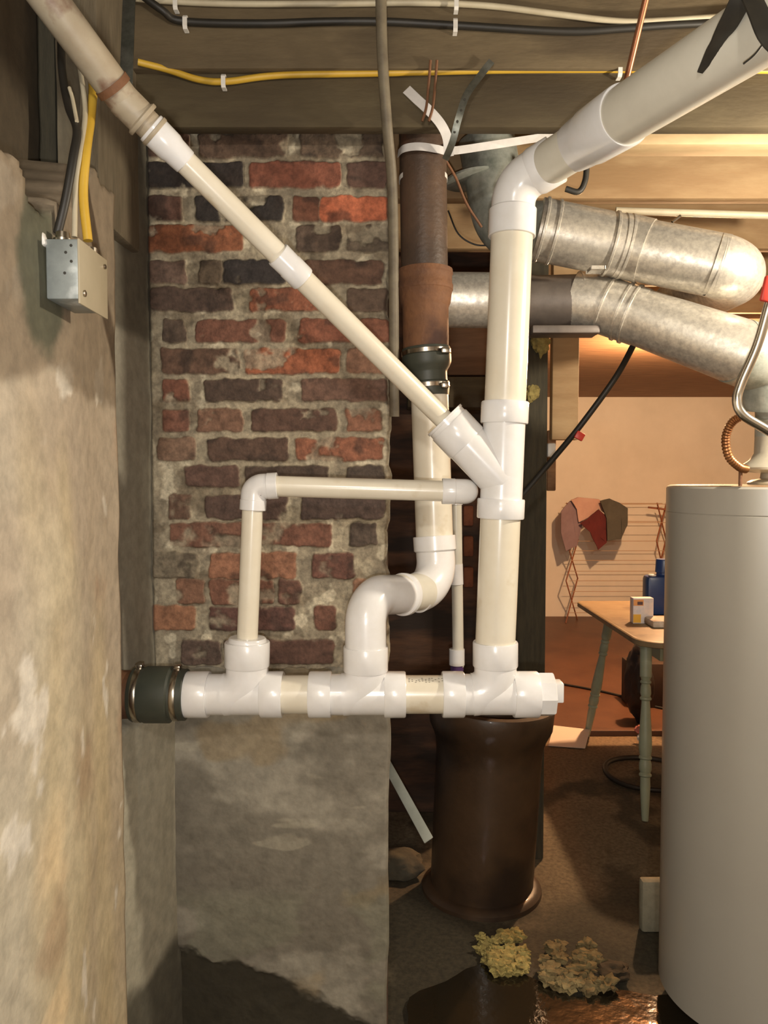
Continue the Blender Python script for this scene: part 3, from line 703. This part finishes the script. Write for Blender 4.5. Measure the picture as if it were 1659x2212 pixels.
# ------------------------------------------------------------------ ducts
ud_ = thing('metal_duct', 'upper round galvanized duct running right below the joists', 'duct', P(1300, 600, 2.2))
def tube(parent, name, pts, rad, m, seg=48, **kw):
    bm = bmesh.new(); sweep(bm, pts, rad, seg); return obj(name, bm, m, parent, **kw)
rd = .083
a0 = P(1050, 300, 2.30); a1 = P(1085, 500, 2.30); a2 = P(1200, 502, 2.14)
tube(ud_, 'boot_elbow', [a0]+arc(a0, a1, a2, .11, 12)+[a2], rd, m_galvg, label='dusty green-grey elbow dropping from the ceiling')
bm = bmesh.new(); rev(bm, P(1022, 384, 2.30), P(1023, 392, 2.30), [(0, rd), (.002, rd+.004), (.008, rd+.004), (.010, rd)], 48); obj('seam_ring', bm, m_galvg, ud_)
b1_ = P(1160, 495, 2.13); b2_ = P(1345, 532, 2.12); b3_ = P(1602, 585, 2.03)
tube(ud_, 'duct_section', [b1_, b2_], [rd, rd], m_galv)
tube(ud_, 'duct_elbow', [P(1335, 530, 2.12)]+arc(P(1335, 530, 2.12), P(1362, 535, 2.12), P(1420, 550, 2.09), .02, 4)+[P(1395, 543, 2.105)], rd+.002, m_galv)
eb = P(1602, 585, 2.03)
tube(ud_, 'duct_section', [P(1375, 539, 2.115), P(1560, 576, 2.045)], rd-.001, m_galv)
tube(ud_, 'duct_elbow', [P(1540, 572, 2.05)]+arc(P(1540, 572, 2.05), eb, eb+Vector((.02, .3, .02)), .06, 14)+[eb+Vector((.02, .5, .02))], rd-.001, m_galv)
for (px, py, y) in ((1170, 497, 2.128), (1196, 502, 2.127), (1318, 527, 2.12), (1350, 533, 2.12)):
    q = P(px, py, y); d_ = (b2_-b1_).normalized(); bm = bmesh.new()
    rev(bm, q-d_*.005, q+d_*.005, [(0, rd), (.002, rd+.004), (.008, rd+.004), (.010, rd)], 48); obj('seam_ring', bm, m_galv, ud_)
bm = bmesh.new(); box(bm, P(1278, 575, 2.04), P(1300, 586, 2.07)+Vector((0, .02, 0)), .002); obj('bracket_tab', bm, m_galv, ud_)

ld = thing('metal_duct', 'lower galvanized duct running behind the tall pipe and down right toward the water heater', 'duct', P(1300, 740, 2.2))
c0 = P(950, 648, 2.26); c1 = P(1240, 652, 2.24)
tube(ld, 'duct_section', [c0, P(1120, 650, 2.25)], [.079, .079], m_galv)
tube(ld, 'duct_section', [P(1110, 652, 2.25), P(1160, 652, 2.25), P(1262, 652, 2.22)], [.079, .074, .077], m_galvd, label='dull dark grey sheet metal section')
bm = bmesh.new(); box(bm, (P(1148, 700, 2.17).x, 2.15, P(1, 722, 2.17).z), (P(1292, 700, 2.17).x, 2.23, P(1, 705, 2.17).z), .003); obj('flange', bm, m_galvd, ld)
d1 = P(1260, 652, 2.22); dc = P(1300, 658, 2.20); d2 = P(1440, 705, 2.13)
tube(ld, 'duct_elbow', [P(1240, 650, 2.23)]+arc(P(1240, 650, 2.23), dc, d2, .12, 8)+[P(1385, 686, 2.155)], .080, m_galv)
tube(ld, 'duct_section', [P(1370, 681, 2.16), P(1620, 768, 2.03)], [.077, .086], m_galv)
f0 = P(1620, 768, 2.03); fc = P(1676, 790, 2.06); f1 = P(1672, 900, 2.08)
tube(ld, 'duct_elbow', [P(1590, 758, 2.035)]+arc(P(1590, 758, 2.035), fc, f1, .075, 10)+[P(1673, 880, 2.08)], .086, m_galvg)
dd = (P(1440, 705, 2.13)-P(1320, 664, 2.19)).normalized()
for (px, py, y) in ((1310, 661, 2.195), (1345, 673, 2.178), (1362, 679, 2.168)):
    q = P(px, py, y); bm = bmesh.new(); rev(bm, q-dd*.005, q+dd*.005, [(0, .079), (.002, .0845), (.008, .0845), (.010, .079)], 48); obj('seam_ring', bm, m_galv, ld)
bm = bmesh.new(); q = P(1246, 651, 2.228); rev(bm, q, q+Vector((.01, 0, 0)), [(0, .078), (.002, .084), (.008, .084), (.010, .078)], 48); obj('seam_ring', bm, m_galv, ld)
# pale conduit over ducts
bm = bmesh.new(); sweep(bm, [P(1330, 455, 2.36), P(1800, 470, 2.30)], .0105, 20); obj('conduit_pipe', bm, m_cable_w, label='thin pale straight pipe over the upper duct', cat='pipe')
bm = bmesh.new(); sweep(bm, spline([P(1268, 352, 2.10), P(1264, 390, 2.10), P(1250, 414, 2.10), P(1222, 408, 2.10)], 6), .008, 14); obj('iron_hook', bm, m_blackm, label='dark bent iron hook below the big sloping pipe coupling', cat='hook')
bm = bmesh.new(); sweep(bm, [P(1452, 480, 2.2), P(1470, 466, 2.2)], .004, 10); obj('nail', bm, m_steel, label='short bright nail sticking up over the upper duct', cat='nail')
# black diagonal cable with red tag
cable([P(1385, 712, 2.26), P(1372, 738, 2.32), P(1330, 815, 2.42), P(1255, 918, 2.45), P(1200, 985, 2.5), P(1135, 1062, 2.55), P(1060, 1150, 2.6)], .0095, m_cable_k, 'thick black cable slanting down from the lower duct past the post')
bm = bmesh.new(); p = P(1252, 942, 2.43); box(bm, p-Vector((.014, .006, .012)), p+Vector((.014, .006, .013)), .003, rot=Matrix.Rotation(.5, 3, 'Y'), org=p)
obj('wire_nut', bm, M('red_plastic', (206, 62, 48), None, 5, .4), label='small red tag on the slanting black cable', cat='tag')

# ------------------------------------------------------------------ water heater
hx, hy, hr = 1.063, 2.10, .270
HZ = P(1660, 1052, 1.83).z
wh = thing('water_heater', 'tall beige-grey cylindrical water heater at the right edge', 'water heater', (hx, hy, 0))
bm = bmesh.new(); rev(bm, (hx, hy, .06), (hx, hy, HZ), [(0, hr-.01), (0, hr), (HZ-.06-.075, hr), (HZ-.06-.073, hr-.0015), (HZ-.06-.071, hr), (HZ-.06-.006, hr), (HZ-.06-.001, hr-.004)], 128); obj('tank_jacket', bm, m_heat, wh)
bm = bmesh.new(); rev(bm, (hx, hy, HZ-.006), (hx, hy, HZ+.004), [(0, hr-.006), (.006, hr-.006), (.008, hr-.010), (.009, hr-.03), (.009, .01)], 128); obj('top_lid', bm, M('rusty_top_rim', (176, 160, 132), (126, 86, 50), 9, .6), wh, label='slightly rusty lid')
for k in range(3):
    bm = bmesh.new(); a = k*2*math.pi/3; rev(bm, (hx+.22*math.cos(a), hy+.22*math.sin(a), 0), (hx+.22*math.cos(a), hy+.22*math.sin(a), .07), [(0, .02), (.06, .02)], 12)
    obj('foot', bm, m_blackm, wh)
bm = bmesh.new()
for px, py in ((1645, 1080),):
    a = math.atan2(-.93, -.03); q = Vector((hx+(hr-.001)*math.cos(a), hy+(hr-.001)*math.sin(a), P(1, py, 1.83).z)); v = Vector((math.cos(a), math.sin(a), 0)); rev(bm, q, q+v*.004, [(0, .005), (.003, .005), (.004, .003)], 14)
obj('screw', bm, m_steel, wh)
bm = bmesh.new(); fx = P(1668, 1000, 2.08).x
rev(bm, (fx, hy-.02, HZ+.004), (fx, hy-.02, HZ+.2), [(0, .060), (.006, .062), (.012, .052), (.016, .030), (.030, .028), (.034, .060), (.040, .082), (.046, .083), (.052, .078), (.066, .058), (.085, .046), (.13, .045)], 48)
for k in range(4):
    a = k*math.pi/2+.5; q = Vector((fx+.064*math.cos(a), hy-.02+.064*math.sin(a), HZ)); beam(bm, q, q+Vector((0, 0, .045)), .02, .003)
obj('draft_hood', bm, M('pale_grey_metal', (196, 188, 170), (176, 168, 150), 12, .45, metal=.3), wh)
bm = bmesh.new(); za, zb = HZ+.12, P(1, 850, 2.08).z; rev(bm, (fx, hy-.02, za), (fx, hy-.02, zb), [(0, .045), (.05, .045), (.052, .048), (.058, .048), (.060, .045), (zb-za, .047)], 40)
obj('flue_pipe', bm, m_galvg, label='dull metal flue pipe rising from the water heater hood', cat='pipe')
# shiny bent tube
bm = bmesh.new(); sweep(bm, spline([P(1690, 560, 1.66), P(1662, 655, 1.68), P(1636, 745, 1.70), P(1600, 830, 1.72), P(1592, 868, 1.72), P(1606, 897, 1.72), P(1650, 925, 1.72), P(1700, 955, 1.72)], 10), .0105, 20)
obj('gas_tube', bm, M('bright_aluminium', (222, 218, 208), None, 5, .22, metal=1), label='shiny bent silver tube in front of the flue pipe', cat='tube')
# coiled copper
core = spline([P(1606, 897, 1.80), P(1582, 912, 1.82), P(1568, 945, 1.84), P(1574, 985, 1.86), P(1596, 1008, 1.88), P(1612, 1014, 1.90)], 12)
bm = bmesh.new(); rr = [.0085+.0022*(i % 2) for i in range(len(core))]; sweep(bm, core, rr, 16)
obj('coiled_connector', bm, M('bronze_coil', (168, 118, 74), (140, 92, 56), 20, .35, metal=.7), label='bronze corrugated connector curling down to the heater top', cat='connector')
bm = bmesh.new(); sweep(bm, [P(1600, 1010, 1.90), P(1599, 1050, 1.90)], .0045, 12); obj('short_pipe', bm, m_rust, label='short brown pipe between the bronze connector and heater lid', cat='pipe')
bm = bmesh.new(); p = P(1662, 628, 1.66); box(bm, p-Vector((.016, .006, .025)), p+Vector((.016, .006, .03)), .004, rot=Matrix.Rotation(.2, 3, 'Y'), org=p); obj('valve_handle', bm, MATS['red_plastic'], label='red handle at the right edge beside the ducts', cat='handle')

# ------------------------------------------------------------------ clay pedestal
cy_ = thing('clay_pipe', 'large dark brown clay pipe section standing upright under the white piping', 'clay pipe', (P(1040, 1800, 2.75).x, 2.75, 0))
cx = P(1040, 1800, 2.75).x
bm = bmesh.new(); zt = P(1, 1553, 2.56).z
rev(bm, (cx, 2.75, 0), (cx+.035, 2.75, zt), [(0, .186), (.03, .187), (.5, .191), (zt-.14, .196), (zt-.115, .203), (zt-.075, .222), (zt-.010, .226), (zt, .222), (zt, .19), (zt-.05, .185), (zt-.3, .17)], 96, cap=False)
obj('barrel', bm, m_clay, cy_)
bm = bmesh.new(); rev(bm, (cx, 2.75, -.01), (cx, 2.75, .04), [(0, .220), (.018, .217), (.028, .205), (.034, .19)], 96); obj('base_ring', bm, m_clay, cy_)
bm = bmesh.new(); A = P(842, 1662, 2.62); B = P(926, 1815, 2.30); beam(bm, A+(A-B)*.15, B+(B-A)*0, .006, .032, .002, up=(1, 0, .55))
obj('white_slat', bm, M('pale_blue_grey_paint', (176, 180, 170), (160, 164, 154), 10, .5), label='pale grey-white slat leaning between the pier and the clay pipe', cat='slat')
# thin rear pipe
rp = thing('thin_drain_pipe', 'thin white pipe with a purple-stained joint behind the stack offset', 'pipe', P(990, 1440, 2.5))
pipe(P(985, 1075, 2.5), P(990, 1440, 2.5), .0185, m_pipeg, rp)
bm = bmesh.new(); A = P(986, 1262, 2.5); B = P(985, 1218, 2.5); L = (B-A).length; rev(bm, A, B, [(0, .0185), (0, .023), (L, .0225), (L, .0185)], 32); obj('coupling', bm, m_fit, rp)
bm = bmesh.new(); A = P(987, 1436, 2.5); B = P(987, 1402, 2.5); rev(bm, A, B, [(0, .02), (0, .0255), ((B-A).length, .0255), ((B-A).length, .0185)], 32); obj('coupling', bm, m_fit, rp)
bm = bmesh.new(); A = P(987, 1448, 2.5); B = P(987, 1436, 2.5); rev(bm, A, B, [(0, .022), ((B-A).length, .022)], 32); obj('primer_ring', bm, M('purple_primer', (84, 56, 108), None, 5, .4), rp, label='purple primer stain')
bm = bmesh.new(); p = P(985, 1070, 2.5); sweep(bm, [p+Vector((0, 0, -.03))]+arc(p+Vector((0, 0, -.03)), p, p+Vector((0, .1, 0)), .022, 8)+[p+Vector((0, .86, 0))], .0225, 28); obj('elbow_fitting', bm, m_fit, rp)

# ------------------------------------------------------------------ puddle, insulation, debris on the near floor
bm = bmesh.new(); ring = []; n = 90
for k in range(n):
    a = 2*math.pi*k/n; r = 1+.16*math.sin(3*a+1)+.10*math.sin(7*a)+.06*math.sin(13*a+2)
    ring.append(bm.verts.new((.58+.62*r*math.cos(a), 1.80+.43*r*math.sin(a), .0065)))
bm.faces.new(ring)
m_water = M('dirty_water', (34, 30, 22), (44, 36, 24), 3, .07, bump=.6, bscale=12, spec=.8)
obj('water_puddle', bm, m_water, label='dark shiny puddle on the floor at the bottom of the view', cat='puddle')
for k, (px, py, sx, sy, lab) in enumerate([(1088, 2096, 56, 44, 'larger yellow clump of insulation left of the darker one on the wet floor'),
                                      (1236, 2128, 74, 54, 'ragged yellow-brown clump of insulation near the puddle glint')]):
    root = None
    yy = 1650*1.5/(py-1034+0.)
    p = P(px, py, yy); 
    bm = bmesh.new()
    rr = random.Random(k+3)
    for j in range(44):
        b2 = bmesh.new(); bmesh.ops.create_icosphere(b2, subdivisions=3, radius=1)
        vs = np.array([v.co[:] for v in b2.verts]); nn = fbm(vs[:, 0]*2.3+j*7, vs[:, 1]*2.3, vs[:, 2]*2.3, 4, j)
        ox, oy = rr.uniform(-1, 1)*sx*.85, rr.uniform(-1, 1)*sy*1.0
        s = rr.uniform(.009, .021)
        cp = Vector((p.x+ox/F*yy, p.y-oy/F*yy*1.45*(-1), .012+rr.uniform(0, .014)))
        mp_ = {}
        for v, q in zip(b2.verts, nn):
            qv = v.co*(1+2.4*(q-.5)); mp_[v] = bm.verts.new(cp+Vector((qv.x*s*1.35, qv.y*s*1.2, qv.z*s*.75)))
        for f in b2.faces: bm.faces.new([mp_[v] for v in f.verts])
        b2.free()
    obj('insulation_clump', bm, m_foam if k == 0 else M('brown_yellow_foam', (136, 122, 84), (92, 78, 50), 30, .9, bump=.6), label=lab, cat='insulation', group='insulation clumps on the wet floor')
p = P(1318, 2120, 2.25); blob('dirt_clod', (p.x, p.y, .012), .055, (1, .8, .35), M('dark_mud', (66, 56, 38), (48, 40, 28), 20, .8, bump=.5), 8, label='flat dark clod beside the ragged insulation clump', cat='clod')
p = P(868, 1880, 2.9); blob('floor_stone', (p.x-.02, 2.86, .03), .11, (.9, .8, .45), M('grey_stone', (96, 90, 74), (76, 70, 58), 12, .9, bump=.5), 12, label='low grey stone left of the clay pipe base', cat='stone', amp=.25)
a = P(1388, 2040, 2.45)
member('concrete_block', (a.x, 2.46, 0), (a.x+.30, 2.50, P(1, 1905, 2.46).z), M('pale_block', (150, 146, 126), (130, 126, 108), 20, .9, bump=.5), 'pale concrete block standing behind the water heater foot', 'block', bev=.01)
# ------------------------------------------------------------------ far room: floor boards seams, table, rack, clutter
# table (splayed turned legs)
TZ = .79
tb = thing('side_table', 'old pale green table with turned legs half hidden by the water heater', 'table', (1.5, 3.85, 0))
bm = bmesh.new()
xl_, xr_, yn, yf = 1.115, 1.95, 3.28, 4.42
pts2 = []
for (cx2, cy2, a0) in ((xr_-.12, yn+.12, -90), (xr_-.05, yf-.05, 0), (xl_+.05, yf-.05, 90), (xl_+.12, yn+.12, 180)):
    rr_ = .12 if cy2 < 3.8 else .05
    for k in range(7):
        a = math.radians(a0+90*k/6); pts2.append((cx2+rr_*math.cos(a), cy2+rr_*math.sin(a)))
zs = [(TZ-.030, -.006), (TZ-.026, 0), (TZ-.004, 0), (TZ, -.005)]
rings = []
for z_, off in zs:
    cxm, cym = (xl_+xr_)/2, (yn+yf)/2
    rings.append([bm.verts.new((x+(off if x > cxm else -off), y+(off if y > cym else -off), z_)) for x, y in pts2])
for i in range(3):
    for s in range(len(pts2)):
        bm.faces.new((rings[i][s], rings[i][(s+1) % len(pts2)], rings[i+1][(s+1) % len(pts2)], rings[i+1][s]))
bm.faces.new(rings[0]); bm.faces.new(rings[-1]); obj('tabletop', bm, m_table, tb)
bm = bmesh.new(); box(bm, (xl_+.14, yn+.16, TZ-.12), (xr_-.12, yn+.18, TZ-.03), .002); box(bm, (xl_+.14, yn+.18, TZ-.12), (xl_+.16, yf-.14, TZ-.03), .002); obj('apron', bm, m_mint, tb)
def leg(top, bot):
    bm = bmesh.new(); A, B = Vector(top), Vector(bot); L = (B-A).length
    pr = [(0, .026), (.16, .026), (.165, .022), (.175, .019), (.182, .024), (.188, .024), (.194, .018), (.205, .022), (.235, .024), (.250, .020), (.256, .025), (.264, .025), (.270, .018),
          (.30, .020), (.40, .026), (.48, .029), (.515, .024), (.520, .028), (.528, .028), (.533, .022), (.55, .027), (.575, .027), (.590, .022), (.597, .027), (.604, .027), (.610, .021), (.65, .022), (.76, .017), (L, .014)]
    k = L/.80; pr = [(min(t*k, L), r) for t, r in pr[:-1]]+[(L, .014)]
    rev(bm, A, B, pr, 24); return obj('leg', bm, m_mint, tb)
pn = P(1393, 1787, 3.29); leg((1.19, 3.44, TZ-.03), (pn.x, 3.29, 0))
pf = P(1268, 1600, 4.40); leg((1.262, 4.22, TZ-.03), (pf.x, 4.40, 0))
leg((xr_-.13, 3.44, TZ-.03), (xr_-.02, 3.29, 0)); leg((xr_-.13, 4.22, TZ-.03), (xr_-.02, 4.40, 0))
# things on the table
jx = P(1420, 1300, 4.0).x
jug = thing('detergent_jug', 'dark blue plastic jug with blue cap standing on the table', 'jug', (jx, 3.98, TZ))
m_blue = M('dark_blue_plastic', (30, 54, 104), (38, 62, 112), 6, .35)
bm = bmesh.new(); box(bm, (jx-.075, 3.93, TZ), (jx+.075, 4.03, TZ+.205), .02); obj('jug_body', bm, m_blue, jug)
bm = bmesh.new(); rev(bm, (jx+.02, 3.98, TZ+.20), (jx+.02, 3.98, TZ+.295), [(0, .05), (.01, .034), (.02, .033), (.022, .040), (.085, .037), (.09, .034)], 28); obj('jug_cap', bm, m_blue, jug)
bm = bmesh.new(); rev(bm, (jx-.045, 3.955, TZ+.205), (jx-.045, 3.955, TZ+.213), [(0, .02), (.008, .018)], 20); obj('lid_spot', bm, m_plw, jug, label='small white spot on the shoulder')
kx = P(1385, 1340, 3.75).x
ct = thing('small_carton', 'small white carton with yellow and orange patches in front of the blue jug', 'carton', (kx, 3.75, TZ))
bm = bmesh.new(); box(bm, (kx-.05, 3.72, TZ), (kx+.05, 3.77, TZ+.125), .002); obj('box_body', bm, M('carton_white', (222, 208, 198), (196, 190, 196), 30, .5), ct)
for (a_, b_, c_, d_, nm, cc, nn_) in ((-.049, -.012, 0.004, .045, 'yellow', (226, 170, 60), 'yellow_panel'), (-.049, .0, .088, .118, 'o', (214, 150, 92), 'orange_panel'), (-.030, -.004, .092, .108, 'b', (84, 60, 62), 'dark_badge')):
    bm = bmesh.new(); yq = 3.7185 if nn_ != 'dark_badge' else 3.7175; box(bm, (kx+a_, yq, TZ+c_), (kx+b_, 3.7205, TZ+d_), 0); obj(nn_, bm, M('ink_'+nn_, cc, None, 5, .5), ct)
bm = bmesh.new(); q = P(1425, 1335, 3.65); box(bm, (q.x-.05, 3.6, TZ), (q.x+.08, 3.75, TZ+.035), .01); obj('folded_cloth', bm, M('pale_cloth', (206, 196, 184), (150, 130, 110), 14, .9, bump=.4), label='pale folded cloth on the table at the heater edge', cat='cloth')
# paper on the floor
bm = bmesh.new(); q = P(1225, 1605, 4.3)
yy = 1650*1.5/(1608-1034)
vs_ = [(P(1182, 1612, 4.25).x, 4.22, .006), (P(1262, 1615, 4.2).x, 4.18, .006), (P(1270, 1600, 4.4).x, 4.36, .05), (P(1200, 1590, 4.4).x, 4.45, .045)]
vv = [bm.verts.new(v) for v in vs_]; bm.faces.new(vv); 
r_ = bmesh.ops.extrude_face_region(bm, geom=bm.faces[:]); 
for v in [g for g in r_['geom'] if isinstance(g, bmesh.types.BMVert)]: v.co.z -= .003
obj('paper_sheet', bm, M('pale_paper', (228, 206, 186), None, 5, .7), label='crumpled pale sheet of paper on the floor left of the table leg', cat='paper')
# hose loop on floor
bm = bmesh.new(); hc = Vector((P(1400, 1685, 3.8).x, 3.80, .014)); pts = []
for k in range(41):
    a = 2*math.pi*k/40+.6; pts.append(hc+Vector((.21*math.cos(a), .22*math.sin(a), .002*math.sin(3*a))))
sweep(bm, pts, .013, 14, cap=False, close=True); obj('hose_loop', bm, M('black_hose', (44, 36, 28), None, 5, .5), label='black hose loop lying on the floor behind the near table leg', cat='hose')
# dark bag under table
q = P(1400, 1540, 4.2)
bagt = thing('dark_bag', 'dark lumpy bag with pink and white scraps behind the table leg', 'bag', (q.x+.06, 4.45, .012))
blob('bag_body', (q.x+.08, 4.6, .27), .16, (.5, .6, 1.5), M('black_bag', (34, 28, 26), (52, 42, 36), 12, .5, bump=.6, bscale=25), 17, bagt, amp=.3)
blob('pink_scrap', P(1384, 1575, 4.28), .03, (1, .5, .8), M('pink_cloth', (206, 126, 112), None, 4, .8), 2, bagt)
blob('white_scrap', P(1390, 1594, 4.26), .034, (1, .5, .7), M('white_cloth', (196, 196, 190), None, 4, .8), 4, bagt)
# small dark cabinet behind
member('wooden_crate', (P(1362, 1560, 4.9).x, 4.9, .012), (P(1345, 1560, 4.9).x+.5, 5.1, .30), M('dark_crate', (66, 46, 32), (50, 34, 24), 6, .7), 'low dark wooden crate on the brown floor under the table', 'crate')
# cords on the brown floor
cable([Vector((P(1175, 1470, 5.6).x-.3, 5.75, .02)), Vector((P(1300, 1500, 5.3).x, 5.25, .02)), Vector((P(1430, 1545, 4.9).x, 4.86, .02)), Vector((2.2, 4.7, .02))], .008, m_cable_k, 'thin dark cord crossing the brown floor below the rack')
# drying rack
YRk = 7.92
rk = thing('drying_rack', 'folding wooden drying rack with wire rods by the far white wall', 'drying rack', (P(1330, 1350, YRk).x, YRk, .012))
m_stick = M('reddish_wood_stick', (150, 88, 54), (132, 74, 46), 9, .6)
def xz(px, py, y=YRk): return P(px, py, y)
def side(pxc, name):
    for lev in range(3):
        zt_, zb_ = [(1.25, .86), (.86, .45), (.45, .012)][lev]
        for s in (-1, 1):
            bm = bmesh.new(); xx = P(pxc, 1200, YRk).x
            # legs cross in the depth-width plane, slightly turned
            A = Vector((xx-s*.085, YRk-s*.10, zt_)); B = Vector((xx+s*.085, YRk+s*.10, zb_)); beam(bm, A, B, .010, .018, .001, up=(0, 1, .01)); obj('side_stick', bm, m_stick, rk)
side(1236, 'l'); side(1428, 'r')
xa_, xb_ = P(1236, 1200, YRk).x, P(1428, 1200, YRk).x
for z_ in (1.24, 1.05, .86, .76, .66, .55, .45, .34, .22, .12):
    for yo in (-.12, .12) if z_ > 1 else (-.1,):
        bm = bmesh.new(); sweep(bm, [(xa_-.05, YRk+yo, z_), (xb_+.05, YRk+yo, z_)], .0030, 8); obj('rod', bm, M('dull_rod', (176, 142, 110), None, 4, .5), rk)
bm = bmesh.new(); beam(bm, P(1400, 1096, YRk), P(1450, 1102, YRk), .015, .02, .001); obj('top_bar', bm, m_stick, rk)
# clothes: draped cloth sheets over the rods, traced outline with folds
def cloth(name, outline, y, m, label, seed, th=.02, cat='clothing'):
    pts = [P(px, py, y) for px, py in outline]
    bm = bmesh.new(); vs = [bm.verts.new(p) for p in pts]; f = bm.faces.new(vs)
    bmesh.ops.triangulate(bm, faces=[f]); 
    for _ in range(3): bmesh.ops.subdivide_edges(bm, edges=bm.edges[:], cuts=1, use_grid_fill=False)
    arr = np.array([v.co[:] for v in bm.verts]); nn = fbm(arr[:, 0]*14, arr[:, 2]*4, 0, 3, seed)
    for v, q in zip(bm.verts, nn): v.co.y += (q-.5)*.10
    r = bmesh.ops.extrude_face_region(bm, geom=bm.faces[:])
    for v in [g for g in r['geom'] if isinstance(g, bmesh.types.BMVert)]: v.co.y += th
    return obj(name, bm, m, label=label, cat=cat, group='laundry on the drying rack', ang=60)
cloth('hanging_shirt', [(1212, 1105), (1232, 1082), (1252, 1080), (1258, 1130), (1246, 1180), (1222, 1190), (1212, 1150)], 7.79, M('mauve_cloth', (140, 118, 122), (126, 104, 108), 6, .9), 'mauve grey garment at the left end of the drying rack', 1)
cloth('hanging_cloth', [(1234, 1080), (1250, 1074), (1292, 1078), (1312, 1092), (1316, 1116), (1292, 1098), (1272, 1118), (1250, 1128), (1246, 1100)], 7.74, M('pale_pink_cloth', (196, 158, 142), (182, 144, 130), 6, .9), 'pale pink cloth over the middle of the drying rack', 2)
cloth('hanging_cloth', [(1254, 1130), (1270, 1121), (1278, 1138), (1292, 1100), (1314, 1118), (1314, 1142), (1296, 1152), (1298, 1162), (1310, 1172), (1292, 1188), (1284, 1170), (1276, 1150)], 7.69, M('maroon_cloth', (100, 36, 34), (82, 28, 28), 6, .9), 'dark red pointed cloth under the pale pink one', 3)
cloth('hanging_cloth', [(1296, 1082), (1318, 1077), (1342, 1088), (1356, 1098), (1354, 1134), (1340, 1164), (1312, 1168), (1312, 1120), (1306, 1096)], 7.64, M('charcoal_cloth', (84, 80, 70), (70, 66, 58), 6, .9), 'charcoal grey garment at the right of the hanging laundry', 4)
# bulb fixtures for the lamps in the place
for (x, y, z, lab) in ((1.84, 4.75, 2.24, 'round bulb hanging from the far ceiling behind the ducts'), (1.30, 1.50, 2.02, 'bare bulb right of the view near the ducts')):
    t = thing('ceiling_bulb', lab, 'bulb', (x, y, z))
    bm = bmesh.new(); zc_ = 2.36 if y > 4.2 else ZC; rev(bm, (x, y, z+.06), (x, y, zc_), [(0, .02), (.04, .022), (.042, .008), (zc_-z-.062, .008)], 16); obj('socket', bm, m_plw, t)
